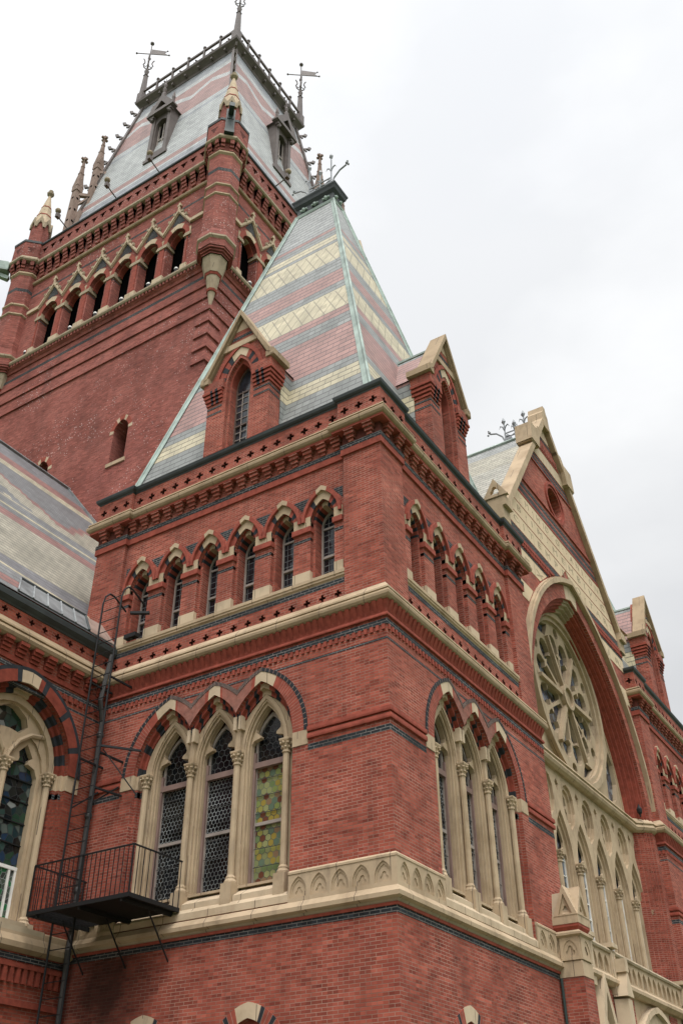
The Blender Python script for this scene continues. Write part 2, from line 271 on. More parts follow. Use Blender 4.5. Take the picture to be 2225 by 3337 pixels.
# ------------------------------------------------------------ mesh builder
FA = (0, 0, 1, 0, 0, -1)          # frame: origin x,y / along-wall direction / outward direction
FB = (0, 0, 0, 1, 1, 0)
def frame(x, y, ang):              # ang: direction of the outward normal, degrees from +X
    a = radians(ang); return (x, y, -sin(a), cos(a), cos(a), sin(a))
class MB:
    def __init__(s, mat='red_brick'): s.v = []; s.f = []; s.mi = []; s.mats = []; s.use(mat)
    def use(s, m):
        if m not in s.mats: s.mats.append(m)
        s.cur = s.mats.index(m); return s
    def P(s, F, u, v, w): return (F[0]+F[2]*u+F[4]*w, F[1]+F[3]*u+F[5]*w, v)
    def face(s, pts):
        n = len(s.v); s.v += pts; s.f.append(tuple(range(n, n+len(pts)))); s.mi.append(s.cur)
    def box(s, F, u0, u1, v0, v1, w0, w1, back=False):
        P = lambda u, v, w: s.P(F, u, v, w)
        a, b, c, d = P(u0,v0,w1), P(u1,v0,w1), P(u1,v1,w1), P(u0,v1,w1); e, f, g, h = P(u0,v0,w0), P(u1,v0,w0), P(u1,v1,w0), P(u0,v1,w0)
        s.face([a,b,c,d]); s.face([b,f,g,c]); s.face([e,a,d,h]); s.face([d,c,g,h]); s.face([e,f,b,a])
        if back: s.face([f,e,h,g])
        return s
    def plate(s, F, outer, holes=(), w0=0, w1=.1, back=False, osides=True, hsides=True, hmat=None):
        loops = [outer]+list(holes)
        pts = [p for l in loops for p in l]
        tris = tessellate_polygon([[Vector((p[0], p[1], 0)) for p in l] for l in loops])
        n = len(s.v); s.v += [s.P(F, p[0], p[1], w1) for p in pts]
        m = len(s.v)
        if back: s.v += [s.P(F, p[0], p[1], w0) for p in pts]
        for t in tris:
            a, b, c = (pts[i] for i in t)
            ar = (b[0]-a[0])*(c[1]-a[1])-(c[0]-a[0])*(b[1]-a[1])
            if abs(ar) < 1e-10: continue
            t = tuple(t) if ar > 0 else (t[0], t[2], t[1])
            s.f.append(tuple(n+i for i in t)); s.mi.append(s.cur)
            if back: s.f.append(tuple(m+i for i in reversed(t))); s.mi.append(s.cur)
        keep = s.cur
        for k, l in enumerate(loops):
            if (k == 0 and not osides) or (k and not hsides): continue
            if k and hmat: s.use(hmat)
            ar = sum(l[i][0]*l[(i+1) % len(l)][1]-l[(i+1) % len(l)][0]*l[i][1] for i in range(len(l)))
            q = l if (ar > 0) == (k == 0) else l[::-1]
            for i in range(len(q)):
                a, b = q[i], q[(i+1) % len(q)]
                s.face([s.P(F, a[0], a[1], w0), s.P(F, b[0], b[1], w0), s.P(F, b[0], b[1], w1), s.P(F, a[0], a[1], w1)])
        s.cur = keep
        return s
    def ring(s, F, op, ip, w0, w1, matf=None, outer=True, ends=True):
        n = len(op)
        for i in range(n-1):
            if matf: s.use(matf(i, n-1))
            o0, o1, i0, i1 = op[i], op[i+1], ip[i], ip[i+1]
            P = lambda p, w: s.P(F, p[0], p[1], w)
            s.face([P(i0,w1), P(o0,w1), P(o1,w1), P(i1,w1)]); s.face([P(i0,w0), P(i0,w1), P(i1,w1), P(i1,w0)])
            if outer: s.face([P(o0,w1), P(o0,w0), P(o1,w0), P(o1,w1)])
        return s
    def sweep(s, path, prof, closed=False, caps=True):
        """plan polyline, outward = right-hand side; prof: closed (w, z) loop"""
        n = len(path); segn = []
        for i in range(n if closed else n-1):
            a, b = path[i], path[(i+1) % n]; d = hypot(b[0]-a[0], b[1]-a[1]); segn.append(((b[1]-a[1])/d, -(b[0]-a[0])/d))
        rows = []
        for i in range(n):
            n0 = segn[i-1] if (i or closed) else segn[0]; n1 = segn[i] if i < len(segn) else segn[-1]
            k = 1+n0[0]*n1[0]+n0[1]*n1[1]; k = max(k, .2)
            mx, my = (n0[0]+n1[0])/k, (n0[1]+n1[1])/k
            rows.append([(path[i][0]+mx*w, path[i][1]+my*w, z) for w, z in prof])
        ar = sum(prof[i][0]*prof[(i+1) % len(prof)][1]-prof[(i+1) % len(prof)][0]*prof[i][1] for i in range(len(prof)))
        m = len(prof)
        for i in range(len(segn)):
            r0, r1 = rows[i], rows[(i+1) % n]
            for j in range(m):
                k = (j+1) % m; q = [r0[j], r1[j], r1[k], r0[k]]
                s.face(q if ar > 0 else q[::-1])
        if caps and not closed: s.face(rows[0] if ar < 0 else rows[0][::-1]); s.face(rows[-1] if ar > 0 else rows[-1][::-1])
        return s
    def loft(s, rings, cap0=True, cap1=True):
        """rings: equal-length CCW (seen from above) point loops from bottom to top"""
        for a, b in zip(rings, rings[1:]):
            n = len(a)
            for i in range(n):
                j = (i+1) % n; s.face([a[i], a[j], b[j], b[i]])
        if cap0: s.face(list(reversed(rings[0])))
        if cap1: s.face(list(rings[-1]))
        return s
    def lathe(s, x, y, prof, n=8, rot=22.5, cap=True):
        rings = []
        for r, z in prof:
            r = max(r, .001); rings.append([(x+r*cos(radians(rot)+2*pi*i/n), y+r*sin(radians(rot)+2*pi*i/n), z) for i in range(n)])
        return s.loft(rings, cap, cap)
    def tube(s, pts, r, n=5, closed=False):
        pts = [Vector(p) for p in pts]; rings = []
        for i, p in enumerate(pts):
            if closed: d = pts[(i+1) % len(pts)]-pts[i-1]
            else: d = (pts[min(i+1, len(pts)-1)]-pts[max(i-1, 0)])
            d.normalize(); a = d.cross(Vector((0,0,1)) if abs(d.z) < .9 else Vector((1,0,0))).normalized(); b = d.cross(a)
            rr = r[i] if isinstance(r, (list, tuple)) else r
            rings.append([tuple(p+a*rr*cos(2*pi*k/n)+b*rr*sin(2*pi*k/n)) for k in range(n)])
        if closed: rings.append(rings[0])
        for q, w in zip(rings, rings[1:]):
            for k in range(n): s.face([q[k], w[k], w[(k+1) % n], q[(k+1) % n]][::-1])
        if not closed: s.face(rings[0]); s.face(rings[-1][::-1])
        return s
    def bar(s, a, b, w, h=None):
        h = h or w; a, b = Vector(a), Vector(b); d = (b-a).normalized()
        x = d.cross(Vector((0,0,1)) if abs(d.z) < .95 else Vector((0,1,0))).normalized()*w*.5; y = d.cross(x).normalized()*h*.5
        r0 = [tuple(a+x*i+y*j) for i, j in ((-1,-1),(1,-1),(1,1),(-1,1))]; r1 = [tuple(b+x*i+y*j) for i, j in ((-1,-1),(1,-1),(1,1),(-1,1))]
        for k in range(4): s.face([r0[k], r0[(k+1) % 4], r1[(k+1) % 4], r1[k]][::-1])
        s.face(r0); s.face(r1[::-1]); return s
    def ball(s, p, r, n=8):
        return s.lathe(p[0], p[1], [(r*sin(pi*i/n), p[2]-r*cos(pi*i/n)) for i in range(n+1)], n)
    def frustum(s, p0, z0, p1, z1, cap=True): return s.loft([[(x,y,z0) for x,y in p0], [(x,y,z1) for x,y in p1]], cap, cap)
    def build(s, name, parent=None, smooth=False):
        me = bpy.data.meshes.new(name); org = Vector((0,0,0))
        me.from_pydata(s.v, [], s.f)
        for m in s.mats: me.materials.append(MATS[m])
        me.polygons.foreach_set('material_index', s.mi)
        if smooth: me.polygons.foreach_set('use_smooth', [True]*len(s.f))
        me.update()
        import bmesh as _bm
        if smooth:
            b = _bm.new(); b.from_mesh(me); _bm.ops.remove_doubles(b, verts=b.verts, dist=1e-5); b.to_mesh(me); b.free()
        o = bpy.data.objects.new(name, me); COL.objects.link(o)
        if parent: o.parent = parent; o.matrix_parent_inverse = parent_inv(parent)
        return o
def parent_inv(p):
    m = Matrix.Identity(4); q = p
    chain = []
    while q: chain.append(q); q = q.parent
    for q in reversed(chain): m = m @ q.matrix_parent_inverse @ Matrix.Translation(q.location)
    return m.inverted()
def thing(name, label, cat, loc=(0,0,0), group=None):
    o = bpy.data.objects.new(name, None); COL.objects.link(o); o.location = loc; o.empty_display_size = .3
    o['label'] = label; o['category'] = cat
    if group: o['group'] = group
    return o
def tag(o, label, cat, group=None):
    o['label'] = label; o['category'] = cat
    if group: o['group'] = group
    return o
def struct(o): o['kind'] = 'structure'; return o
# ------------------------------------------------------------ 2-D shapes
def rect(u0, u1, v0, v1): return [(u0,v0),(u1,v0),(u1,v1),(u0,v1)]
def parch(c, zs, hw, rise, n=8):
    """pointed arch, left springing over the apex to the right springing"""
    R = (rise*rise+hw*hw)/(2*hw); cx = c-hw+R; ta = acos(max(-1, min(1, -(R-hw)/R)))
    L_ = [(cx+R*cos(pi+(ta-pi)*i/n), zs+R*sin(pi+(ta-pi)*i/n)) for i in range(n+1)]
    return L_+[(2*c-x, z) for x, z in reversed(L_[:-1])]
def opening(c, z0, zs, hw, rise, n=8): return [(c+hw, z0)]+parch(c, zs, hw, rise, n)[::-1]+[(c-hw, z0)]
def multi_arch(c0, pitch, k, zs, hw, rise, n=7):
    """k overlapping pointed arches read as one outline, cusp to cusp"""
    pts = []; R = (rise*rise+hw*hw)/(2*hw); ta = acos(-(R-hw)/R)
    for i in range(k):
        c = c0+(i-(k-1)/2)*pitch; cx = c-hw+R
        tl = pi if i == 0 or hw < pitch/2 else acos(max(-1, min(1, (c-pitch/2-cx)/R)))
        l_ = [(cx+R*cos(tl+(ta-tl)*j/n), zs+R*sin(tl+(ta-tl)*j/n)) for j in range(n+1)]
        cr = c+hw-R; tr = 0 if i == k-1 or hw < pitch/2 else acos(max(-1, min(1, (c+pitch/2-cr)/R)))
        r_ = [(cr+R*cos(pi-ta+(tr-(pi-ta))*j/n), zs+R*sin(pi-ta+(tr-(pi-ta))*j/n)) for j in range(n+1)]
        l_[-1] = r_[0] = (c, zs+sqrt(max(0, R*R-(R-hw)**2)))
        pts += l_ + r_[1:] if not pts else l_[1:] + r_[1:]
    return pts
def circle(c, z, r, n=20): return [(c+r*cos(2*pi*i/n), z+r*sin(2*pi*i/n)) for i in range(n)]
def plus(c, z, r):
    a = r*.36; return [(c-a,z-r),(c+a,z-r),(c+a,z-a),(c+r,z-a),(c+r,z+a),(c+a,z+a),(c+a,z+r),(c-a,z+r),(c-a,z+a),(c-r,z+a),(c-r,z-a),(c-a,z-a)]
def trefoil(c, z, r, n=7):
    p = []
    for k in range(3):
        a0 = pi/2+2*pi*k/3; ox, oz = c+r*.55*cos(a0), z+r*.55*sin(a0)
        p += [(ox+r*.52*cos(a0-1.75+3.5*i/n), oz+r*.52*sin(a0-1.75+3.5*i/n)) for i in range(n+1)]
    return p
def dots(a, b, pitch):
    k = max(1, round((b-a)/pitch)); st = (b-a)/k; return [a+st*(i+.5) for i in range(k)]

# ------------------------------------------------------------ ground
g = MB('grass'); g.face([(-700,-700,-.004),(700,-700,-.004),(700,700,-.004),(-700,700,-.004)]); struct(g.build('ground'))
g = MB('paving'); g.face([(-60,-9,0),(3.5,-9,0),(3.5,-3,0),(-60,-3,0)]); g.face([(3.5,-16,0),(7,-16,0),(7,60,0),(3.5,60,0)]); struct(g.build('path'))

def arch_band(m, F, op, ip, w0, w1, per, k, key='sandstone', a='moulded_brick', b='black_header', period=2, keyn=2, outer=True):
    """voussoir ring: per = segments per half arch, k = number of arches, keystone of keyn segments either side of each apex"""
    def mf(i, n):
        j = i % (2*per)
        if abs(j-per+.5) < keyn: return key
        return b if (j if j < per else 2*per-1-j) % period == 0 else a
    m.ring(F, op, ip, w0, w1, mf, outer)
def plain_ring(m, F, op, ip, w0, w1, mat='moulded_brick', per=None, keyn=0, key='sandstone', outer=True):
    m.ring(F, op, ip, w0, w1, (lambda i, n: key if per and abs(i % (2*per)-per+.5) < keyn else mat), outer)

def sash(parent, F, c, hw, z0, zs, rise, w, rails, glassname, frame_mat='painted_wood', fw=.055, glass2=None, head=None):
    """window: frame part with panes as sub-parts"""
    m = MB(frame_mat); o = opening(c, z0, zs, hw, rise, 6)
    zz = [z0]+list(rails); holes = []
    for a, b in zip(zz, zz[1:]): holes.append(rect(c-hw+fw, c+hw-fw, a+fw*.7, b-fw*.5))
    top = zz[-1]+fw*.5
    hh = [(x, z) for x, z in parch(c, zs, hw-fw, max(.05, rise-fw*1.6), 6) if z > top-.001]
    if len(hh) > 2: holes.append([(c+hw-fw, top)]+[(x, z) for x, z in hh[::-1] if z > top+.01]+[(c-hw+fw, top)])
    m.plate(F, o, holes, w-.05, w)
    fr = m.build('window', parent)
    for i, (a, b) in enumerate(zip(zz, zz[1:])):
        p = MB(glass2 if (glass2 and i < len(zz)-2) else glassname); ww = w-.03-(.02 if i % 2 == 0 else 0)
        p.box(F, c-hw+fw*.5, c+hw-fw*.5, a+.01, b, ww-.01, ww); p.build('pane', fr)
    p = MB(head or glassname); oo = [(c+hw-fw*.5, zz[-1])]+[(x, z) for x, z in parch(c, zs, hw-fw*.5, max(.05, rise-fw), 6)[::-1] if z > zz[-1]+.02]+[(c-hw+fw*.5, zz[-1])]
    if len(oo) > 3: p.plate(F, oo, [], w-.05, w-.04); p.build('pane', fr)
    return fr

def colonnette(m, F, u, w, z0, z1, r=.07, mat='sandstone'):
    x, y, _ = m.P(F, u, 0, w); m.use(mat)
    m.lathe(x, y, [(r*1.9, z0), (r*1.9, z0+.05), (r*1.45, z0+.10), (r*1.5, z0+.13), (r, z0+.18), (r, z1-.30), (r*1.3, z1-.29), (r*1.3, z1-.26), (r*1.05, z1-.24), (r*1.5, z1-.12), (r*2.0, z1-.06)], 10, 0)
    m.lathe(x, y, [(r*2.2, z1-.06), (r*2.4, z1-.03), (r*2.4, z1)], 4, 45+atan2(F[5], F[4])*180/pi)
    for k in range(8):                                   # curled leaves of the capital
        a = 2*pi*k/8; m.ball((x+r*1.75*cos(a), y+r*1.75*sin(a), z1-.10), r*.45, 5)
        m.ball((x+r*1.4*cos(a+.39), y+r*1.4*sin(a+.39), z1-.19), r*.36, 5)

def triple_window(P, F, c0, amber=None):
    """three-light window under three joined brick arches"""
    pitch, zs = 1.285, 9.76
    per = 9
    A_ = lambda hw, rise: multi_arch(c0, pitch, 3, zs, hw, rise, per)
    i1 = A_(.87, 1.40); r1_ = A_(1.15, 1.63); r2_ = A_(1.235, 1.72); i2 = A_(.80, 1.29); i3 = A_(.735, 1.17)
    m = MB('moulded_brick')
    plain_ring(m, F, r1_, i1, -.02, .014, 'moulded_brick', per, 1.6, 'pale_stone')
    # thin joints between the voussoirs
    m.use('joint')
    for q in range(0, len(i1)-1):
        if abs(q % (2*per)-per+.5) < 2.6: continue
        for t in (0, .33, .66):
            a = [i1[q][k]+(i1[q+1][k]-i1[q][k])*t for k in (0,1)]; b = [r1_[q][k]+(r1_[q+1][k]-r1_[q][k])*t for k in (0,1)]
            d = hypot(b[0]-a[0], b[1]-a[1])+1e-6; nx, nz = -(b[1]-a[1])/d*.004, (b[0]-a[0])/d*.004
            m.face([m.P(F, a[0]+nx, a[1]+nz, .016), m.P(F, a[0]-nx, a[1]-nz, .016), m.P(F, b[0]-nx, b[1]-nz, .016), m.P(F, b[0]+nx, b[1]+nz, .016)][::-1])
    m.use('black_header'); plain_ring(m, F, r2_, r1_, -.02, .022, 'black_header')
    m.use('joint')
    for q in range(len(r1_)-1):
        for t in (0, .5):
            a = [r1_[q][k]+(r1_[q+1][k]-r1_[q][k])*t for k in (0,1)]; b = [r2_[q][k]+(r2_[q+1][k]-r2_[q][k])*t for k in (0,1)]
            d = hypot(b[0]-a[0], b[1]-a[1])+1e-6; nx, nz = -(b[1]-a[1])/d*.006, (b[0]-a[0])/d*.006
            m.face([m.P(F, a[0]+nx, a[1]+nz, .024), m.P(F, a[0]-nx, a[1]-nz, .024), m.P(F, b[0]-nx, b[1]-nz, .024), m.P(F, b[0]+nx, b[1]+nz, .024)][::-1])
    # two stepped inner orders in red and black checks
    arch_band(m, F, i1, i2, -.20, -.09, per, 3, period=3, keyn=1.2, outer=False)
    arch_band(m, F, i2, i3, -.30, -.185, per, 3, period=3, keyn=1.2, outer=False)
    for s in (-1, 1):                                     # impost blocks and stepped jambs
        e0, e1, e2, e3 = c0+s*(pitch+1.245), c0+s*(pitch+.866), c0+s*(pitch+.80), c0+s*(pitch+.735)
        m.use('sandstone')
        for a, b, w1 in ((e0, e1, .016), (e1, e2, -.085), (e2, e3, -.18)): m.box(F, min(a,b), max(a,b), 9.45, 9.76, -.3, w1)
        m.use('red_brick')
        for a, b, w1 in ((e1, e2, -.09), (e2, e3, -.185)): m.box(F, min(a,b), max(a,b), 6.95, 9.45, -.3, w1)
        m.use('dark_brick')
        for a, b, w1 in ((e1, e2, -.087), (e2, e3, -.182)): m.box(F, min(a,b), max(a,b), 9.27, 9.40, -.3, w1)
    for s in (-.5, .5):                                   # kneeler stones under the cusps
        u = c0+s*pitch; m.use('pale_stone')
        for du in (-.11, .03): m.box(F, u+du, u+du+.08, 10.22, 10.52, -.22, -.06)
    m.build('window_arch', P)
    # stone tracery
    t = MB('sandstone'); zc = 9.72
    pts = multi_arch(c0, pitch, 3, 9.70, .76, 1.22, 6)
    outer = [(c0+pitch+.76, 6.95)]+pts[::-1]+[(c0-pitch-.76, 6.95)]
    cs = [c0+(k-1)*pitch for k in range(3)]
    t.plate(F, outer, [opening(c, 7.0, zc, .50, 1.06, 8) for c in cs], -.27, -.22, osides=False)
    t.plate(F, outer, [opening(c, 7.0, zc, .455, .98, 8) for c in cs], -.33, -.27, osides=False)
    def cusped(c):
        hw = .43; L_ = [(c-hw, 7.0), (c-hw, 9.90), (c-.38, 9.98), (c-.20, 10.03), (c-.21, 10.08), (c-.31, 10.15), (c-.32, 10.24), (c-.22, 10.44), (c, 10.70)]
        return [(2*c-x, z) for x, z in L_[:-1]]+[L_[-1]]+L_[:-1][::-1]
    t.plate(F, outer, [cusped(c) for c in cs], -.44, -.33, osides=False)
    # raised roll round each light
    for c in cs:
        a = parch(c, zc, .60, 1.22, 10); b = parch(c, zc, .53, 1.11, 10); t.ring(F, a, b, -.23, -.195)
    t.build('tracery', P)
    for k in range(4):
        s = MB(); u = c0+(k-1.5)*pitch*(.985)
        colonnette(s, F, u, -.15, 7.02, 9.74); s.use('sandstone'); s.box(F, u-.13, u+.13, 6.55, 7.03, -.3, -.005)
        if 0 < k < 3: s.box(F, u-.06, u+.06, 9.74, 10.25, -.23, -.13)
        s.build('colonnette', P)
    for k, c in enumerate(cs):
        am = (amber is not None and k == amber)
        g = sash(P, F, c, .41, 7.0, 9.9, .72, -.46, (8.22, 9.45), 'amber_glass' if am else 'leaded_glass', head='head_glass')
        bx = MB('box_frame')
        for sg in (-1, 1): u0, u1 = sorted((c+sg*.365, c+sg*.42)); bx.box(F, u0, u1, 7.0, 9.75, -.5, -.405)
        bx.box(F, c-.40, c+.40, 9.40, 9.52, -.5, -.40); bx.build('box_frame', g)
        b = MB('drain_grey')
        for q in range(1, 7): b.box(F, c-.36, c+.36, 7.0+q*.36, 7.012+q*.36, -.475, -.465)
        b.build('glazing_bar', g)
    # sill
    s = MB('pale_stone')
    a, b = c0-pitch-.88, c0+pitch+.88
    def pr(u0, u1, prof):
        q0 = [s.P(F, u0, z, w) for w, z in prof]; q1 = [s.P(F, u1, z, w) for w, z in prof]; n = len(prof)
        for i in range(n): s.face([q0[i], q1[i], q1[(i+1) % n], q0[(i+1) % n]])
        s.face(q0[::-1]); s.face(q1)
    pr(a, b, [(-.45, 6.45), (.035, 6.45), (.035, 6.58), (-.03, 6.66), (-.45, 6.72)])
    for c in cs: pr(c-.50, c+.50, [(-.44, 6.70), (-.06, 6.66), (-.06, 6.78), (-.40, 7.0)])
    s.build('sill', P)

def clover_holes(us, z, r): return [plus(u, z, r) for u in us]

def arcade(P, F, c0, pitch, k, wp, glassname):
    """row of small pointed windows in the recessed panel; wp = panel plane"""
    per = 6; zs = 14.98
    i1 = multi_arch(c0, pitch, k, zs, .33, .545, per); r1_ = multi_arch(c0, pitch, k, zs, .475, .775, per); r2_ = multi_arch(c0, pitch, k, zs, .585, .905, per)
    i2 = multi_arch(c0, pitch, k, zs, .27, .45, per)
    m = MB()
    mf = lambda i, n: 'sandstone' if abs(i % (2*per)-per+.5) < 1.6 else ('black_header' if (i % 3 == 0) else 'moulded_brick')
    q1 = multi_arch(c0, pitch, k, zs, .325, .54, per)
    for c in [c0+(j-(k-1)/2)*pitch for j in range(k)]:
        a, b, d, h = parch(c, zs, .475, .775, per), parch(c, zs, .33, .545, per), parch(c, zs, .555, .905, per), parch(c, zs, .262, .43, per)
        m.ring(F, a, b, wp-.02, wp+.018, mf)
        m.ring(F, d, a, wp-.02, wp+.085, lambda i, n: 'sandstone' if abs(i-per+.5) < 1.1 else 'moulded_brick')
        m.ring(F, b, h, wp-.37, wp-.10, lambda i, n: 'sandstone' if abs(i-per+.5) < 1.2 else ('black_header' if i % 2 else 'moulded_brick'), outer=False)
    us = [c0+(j-k/2)*pitch for j in range(k+1)]
    for j, u in enumerate(us):
        lo, hi = (0 if j == 0 else -1), (0 if j == k else 1); h = pitch/2-.33
        m.use('sandstone'); m.box(F, u+lo*h, u+hi*h, 14.84, 15.13, wp-.3, wp+.03)
        m.use('moulded_brick'); m.box(F, u+lo*(h+.03), u+hi*(h+.03), 14.70, 14.84, wp-.3, wp+.06)
        m.use('dark_brick'); m.box(F, u+lo*h, u+hi*h, 14.47, 14.55, wp-.3, wp+.006)
        m.use('pale_stone'); m.box(F, u+lo*(h+.005), u+hi*(h+.005), 13.36, 13.64, wp-.3, wp+.012)
        m.use('red_brick')
        if lo: m.box(F, u-h-.07, u-h, 13.36, 15.0, wp-.5, wp-.10)
        if hi: m.box(F, u+h, u+h+.07, 13.36, 15.0, wp-.5, wp-.10)
    # black brick triangles between the hoods
    m.use('dark_brick')
    for j, u in enumerate(us):
        a, b = (u if j == 0 else u-.27), (u if j == k else u+.27)
        tri = [(u, 15.35), (b, 15.70), (a, 15.70)] if 0 < j < k else ([(u, 15.35), (u+.27, 15.70), (u, 15.70)] if j == 0 else [(u, 15.35), (u, 15.70), (u-.27, 15.70)])
        m.plate(F, tri, [], wp-.02, wp+.005)
    m.build('arcade_arches', P)
    for j in range(k):
        c = c0+(j-(k-1)/2)*pitch
        sash(P, F, c, .262, 13.40, zs, .43, wp-.36, (14.12, 14.92), glassname if j % 3 else 'diamond_glass', fw=.05)

def dormer(P, F, c, depth):
    """gabled brick dormer standing on the cornice"""
    D = thing_part = None
    m = MB('red_brick'); z0, zc, ze = 18.2, 20.15, 20.95
    op = opening(c, 18.2, 20.72, .42, .86, 8)
    gab = [(c-1.06, z0), (c+1.06, z0), (c+1.06, ze), (c+1.0, 21.1), (c, 23.15), (c-1.0, 21.1), (c-1.06, ze)]
    m.plate(F, gab, [op], -.5, 0, hmat='red_brick')
    for s in (-1, 1):                                       # side walls
        m.box(F, min(c+s*1.06, c+s*.78), max(c+s*1.06, c+s*.78), z0, ze, -depth, -.5)
        for j in range(4):                                  # corbelled courses at the springing
            e = 1.06+.035*(j+1); a, b = sorted((c+s*.53, c+s*e)); m.use('moulded_brick'); m.box(F, a, b, 20.18+j*.125, 20.18+j*.125+.085, -.55, .03*(j+1))
            m.use('black_header'); a2, b2 = sorted((c+s*.66, c+s*.76)); m.box(F, a2, b2, 20.18+j*.125, 20.18+j*.125+.085, -.5, .03*(j+1)+.004)
            a2, b2 = sorted((c+s*.84, c+s*.92)); m.box(F, a2, b2, 20.18+j*.125, 20.18+j*.125+.085, -.5, .03*(j+1)+.004)
            m.use('red_brick')
        a, b = sorted((c+s*.5, c+s*1.17)); m.box(F, a, b, 20.66, 20.97, -.55, .10)
        m.use('dark_brick'); a, b = sorted((c+s*.55, c+s*1.068)); m.box(F, a, b, 20.02, 20.09, -.5, .008); m.box(F, a, b, 19.80, 19.86, -.5, .008); m.use('red_brick')
    i0, r1_, r2_, r3_ = (parch(c, 20.72, h, r, 8) for h, r in ((.42,.86),(.50,.98),(.74,1.27),(.86,1.42)))
    m.ring(F, r2_, r1_, -.02, .018, lambda i, n: 'pale_stone' if abs(i-7.5) < 1.6 else ('black_header' if i % 2 else 'moulded_brick'))
    m.ring(F, r3_, r2_, -.02, .05, lambda i, n: 'moulded_brick')
    ii = parch(c, 20.72, .34, .72, 8); m.ring(F, i0, ii, -.42, -.12, lambda i, n: 'moulded_brick', outer=False)
    m.use('red_brick')
    for s in (-1, 1): a, b = sorted((c+s*.34, c+s*.43)); m.box(F, a, b, 18.2, 20.72, -.5, -.12)
    m.use('sandstone'); m.plate(F, [(c-.60, 21.99), (c+.60, 21.99), (c+.50, 22.20), (c-.50, 22.20)], [], -.02, .060)
    m.plate(F, [(c-.22, 22.67), (c+.22, 22.67), (c, 23.1)], [], -.02, .012)
    m.use('dark_brick'); m.plate(F, [(c-.37, 22.36), (c+.37, 22.36), (c+.31, 22.48), (c-.31, 22.48)], [], -.02, .006)
    d = m.build('dormer', P)
    s = MB('brown_stone')                                     # coping with kneelers
    o_ = [(c-1.27, 20.99), (c-1.27, 21.19), (c-1.13, 21.26), (c, 23.42), (c+1.13, 21.26), (c+1.27, 21.19), (c+1.27, 20.99)]
    i_ = [(c-1.16, 20.99), (c-1.16, 21.09), (c-1.06, 21.15), (c, 23.20), (c+1.06, 21.15), (c+1.16, 21.09), (c+1.16, 20.99)]
    s.ring(F, o_, i_, -.36, .16); s.ring(F, [(x, z-.12) for x, z in o_[1:-1]], [(x, z-.07) for x, z in i_[1:-1]], -.1, .07)
    for sg in (-1, 1): a, b = sorted((c+sg*1.01, c+sg*1.29)); s.box(F, a, b, 20.96, 21.16, -.60, .15)
    s.build('coping', d)
    r = MB('pavilion_slate')                                # roof and slated cheeks
    pk = (c, 23.0)
    for sg in (-1, 1):
        e = (c+sg*1.14, 20.98)
        q = [r.P(F, e[0], e[1], -.45), r.P(F, e[0], e[1], -depth-.2), r.P(F, pk[0], pk[1], -depth-.9), r.P(F, pk[0], pk[1], -.45)]
        r.face(q if sg < 0 else q[::-1])
        r.box(F, *sorted((c+sg*1.07, c+sg*1.10)), z0, 20.98, -depth-.3, -.5)
    r.use('copper_green'); r.tube([r.P(F, c, 23.02, -.4), r.P(F, c, 23.02, -depth-.8)], .06)
    r.build('dormer_roof', d)
    sash(d, F, c, .34, 18.3, 20.72, .72, -.34, (19.35, 20.55), 'sash_glass', 'dark_wood', fw=.045)
    b = MB('painted_wood')
    for q in (-.11, .11): b.box(F, c+q-.012, c+q+.012, 18.35, 20.6, -.37, -.345)
    for zq in (18.6, 18.85, 19.1, 19.6, 19.85, 20.1, 20.35): b.box(F, c-.3, c+.3, zq, zq+.02, -.37, -.348)
    b.build('glazing_bar', d)
    return d

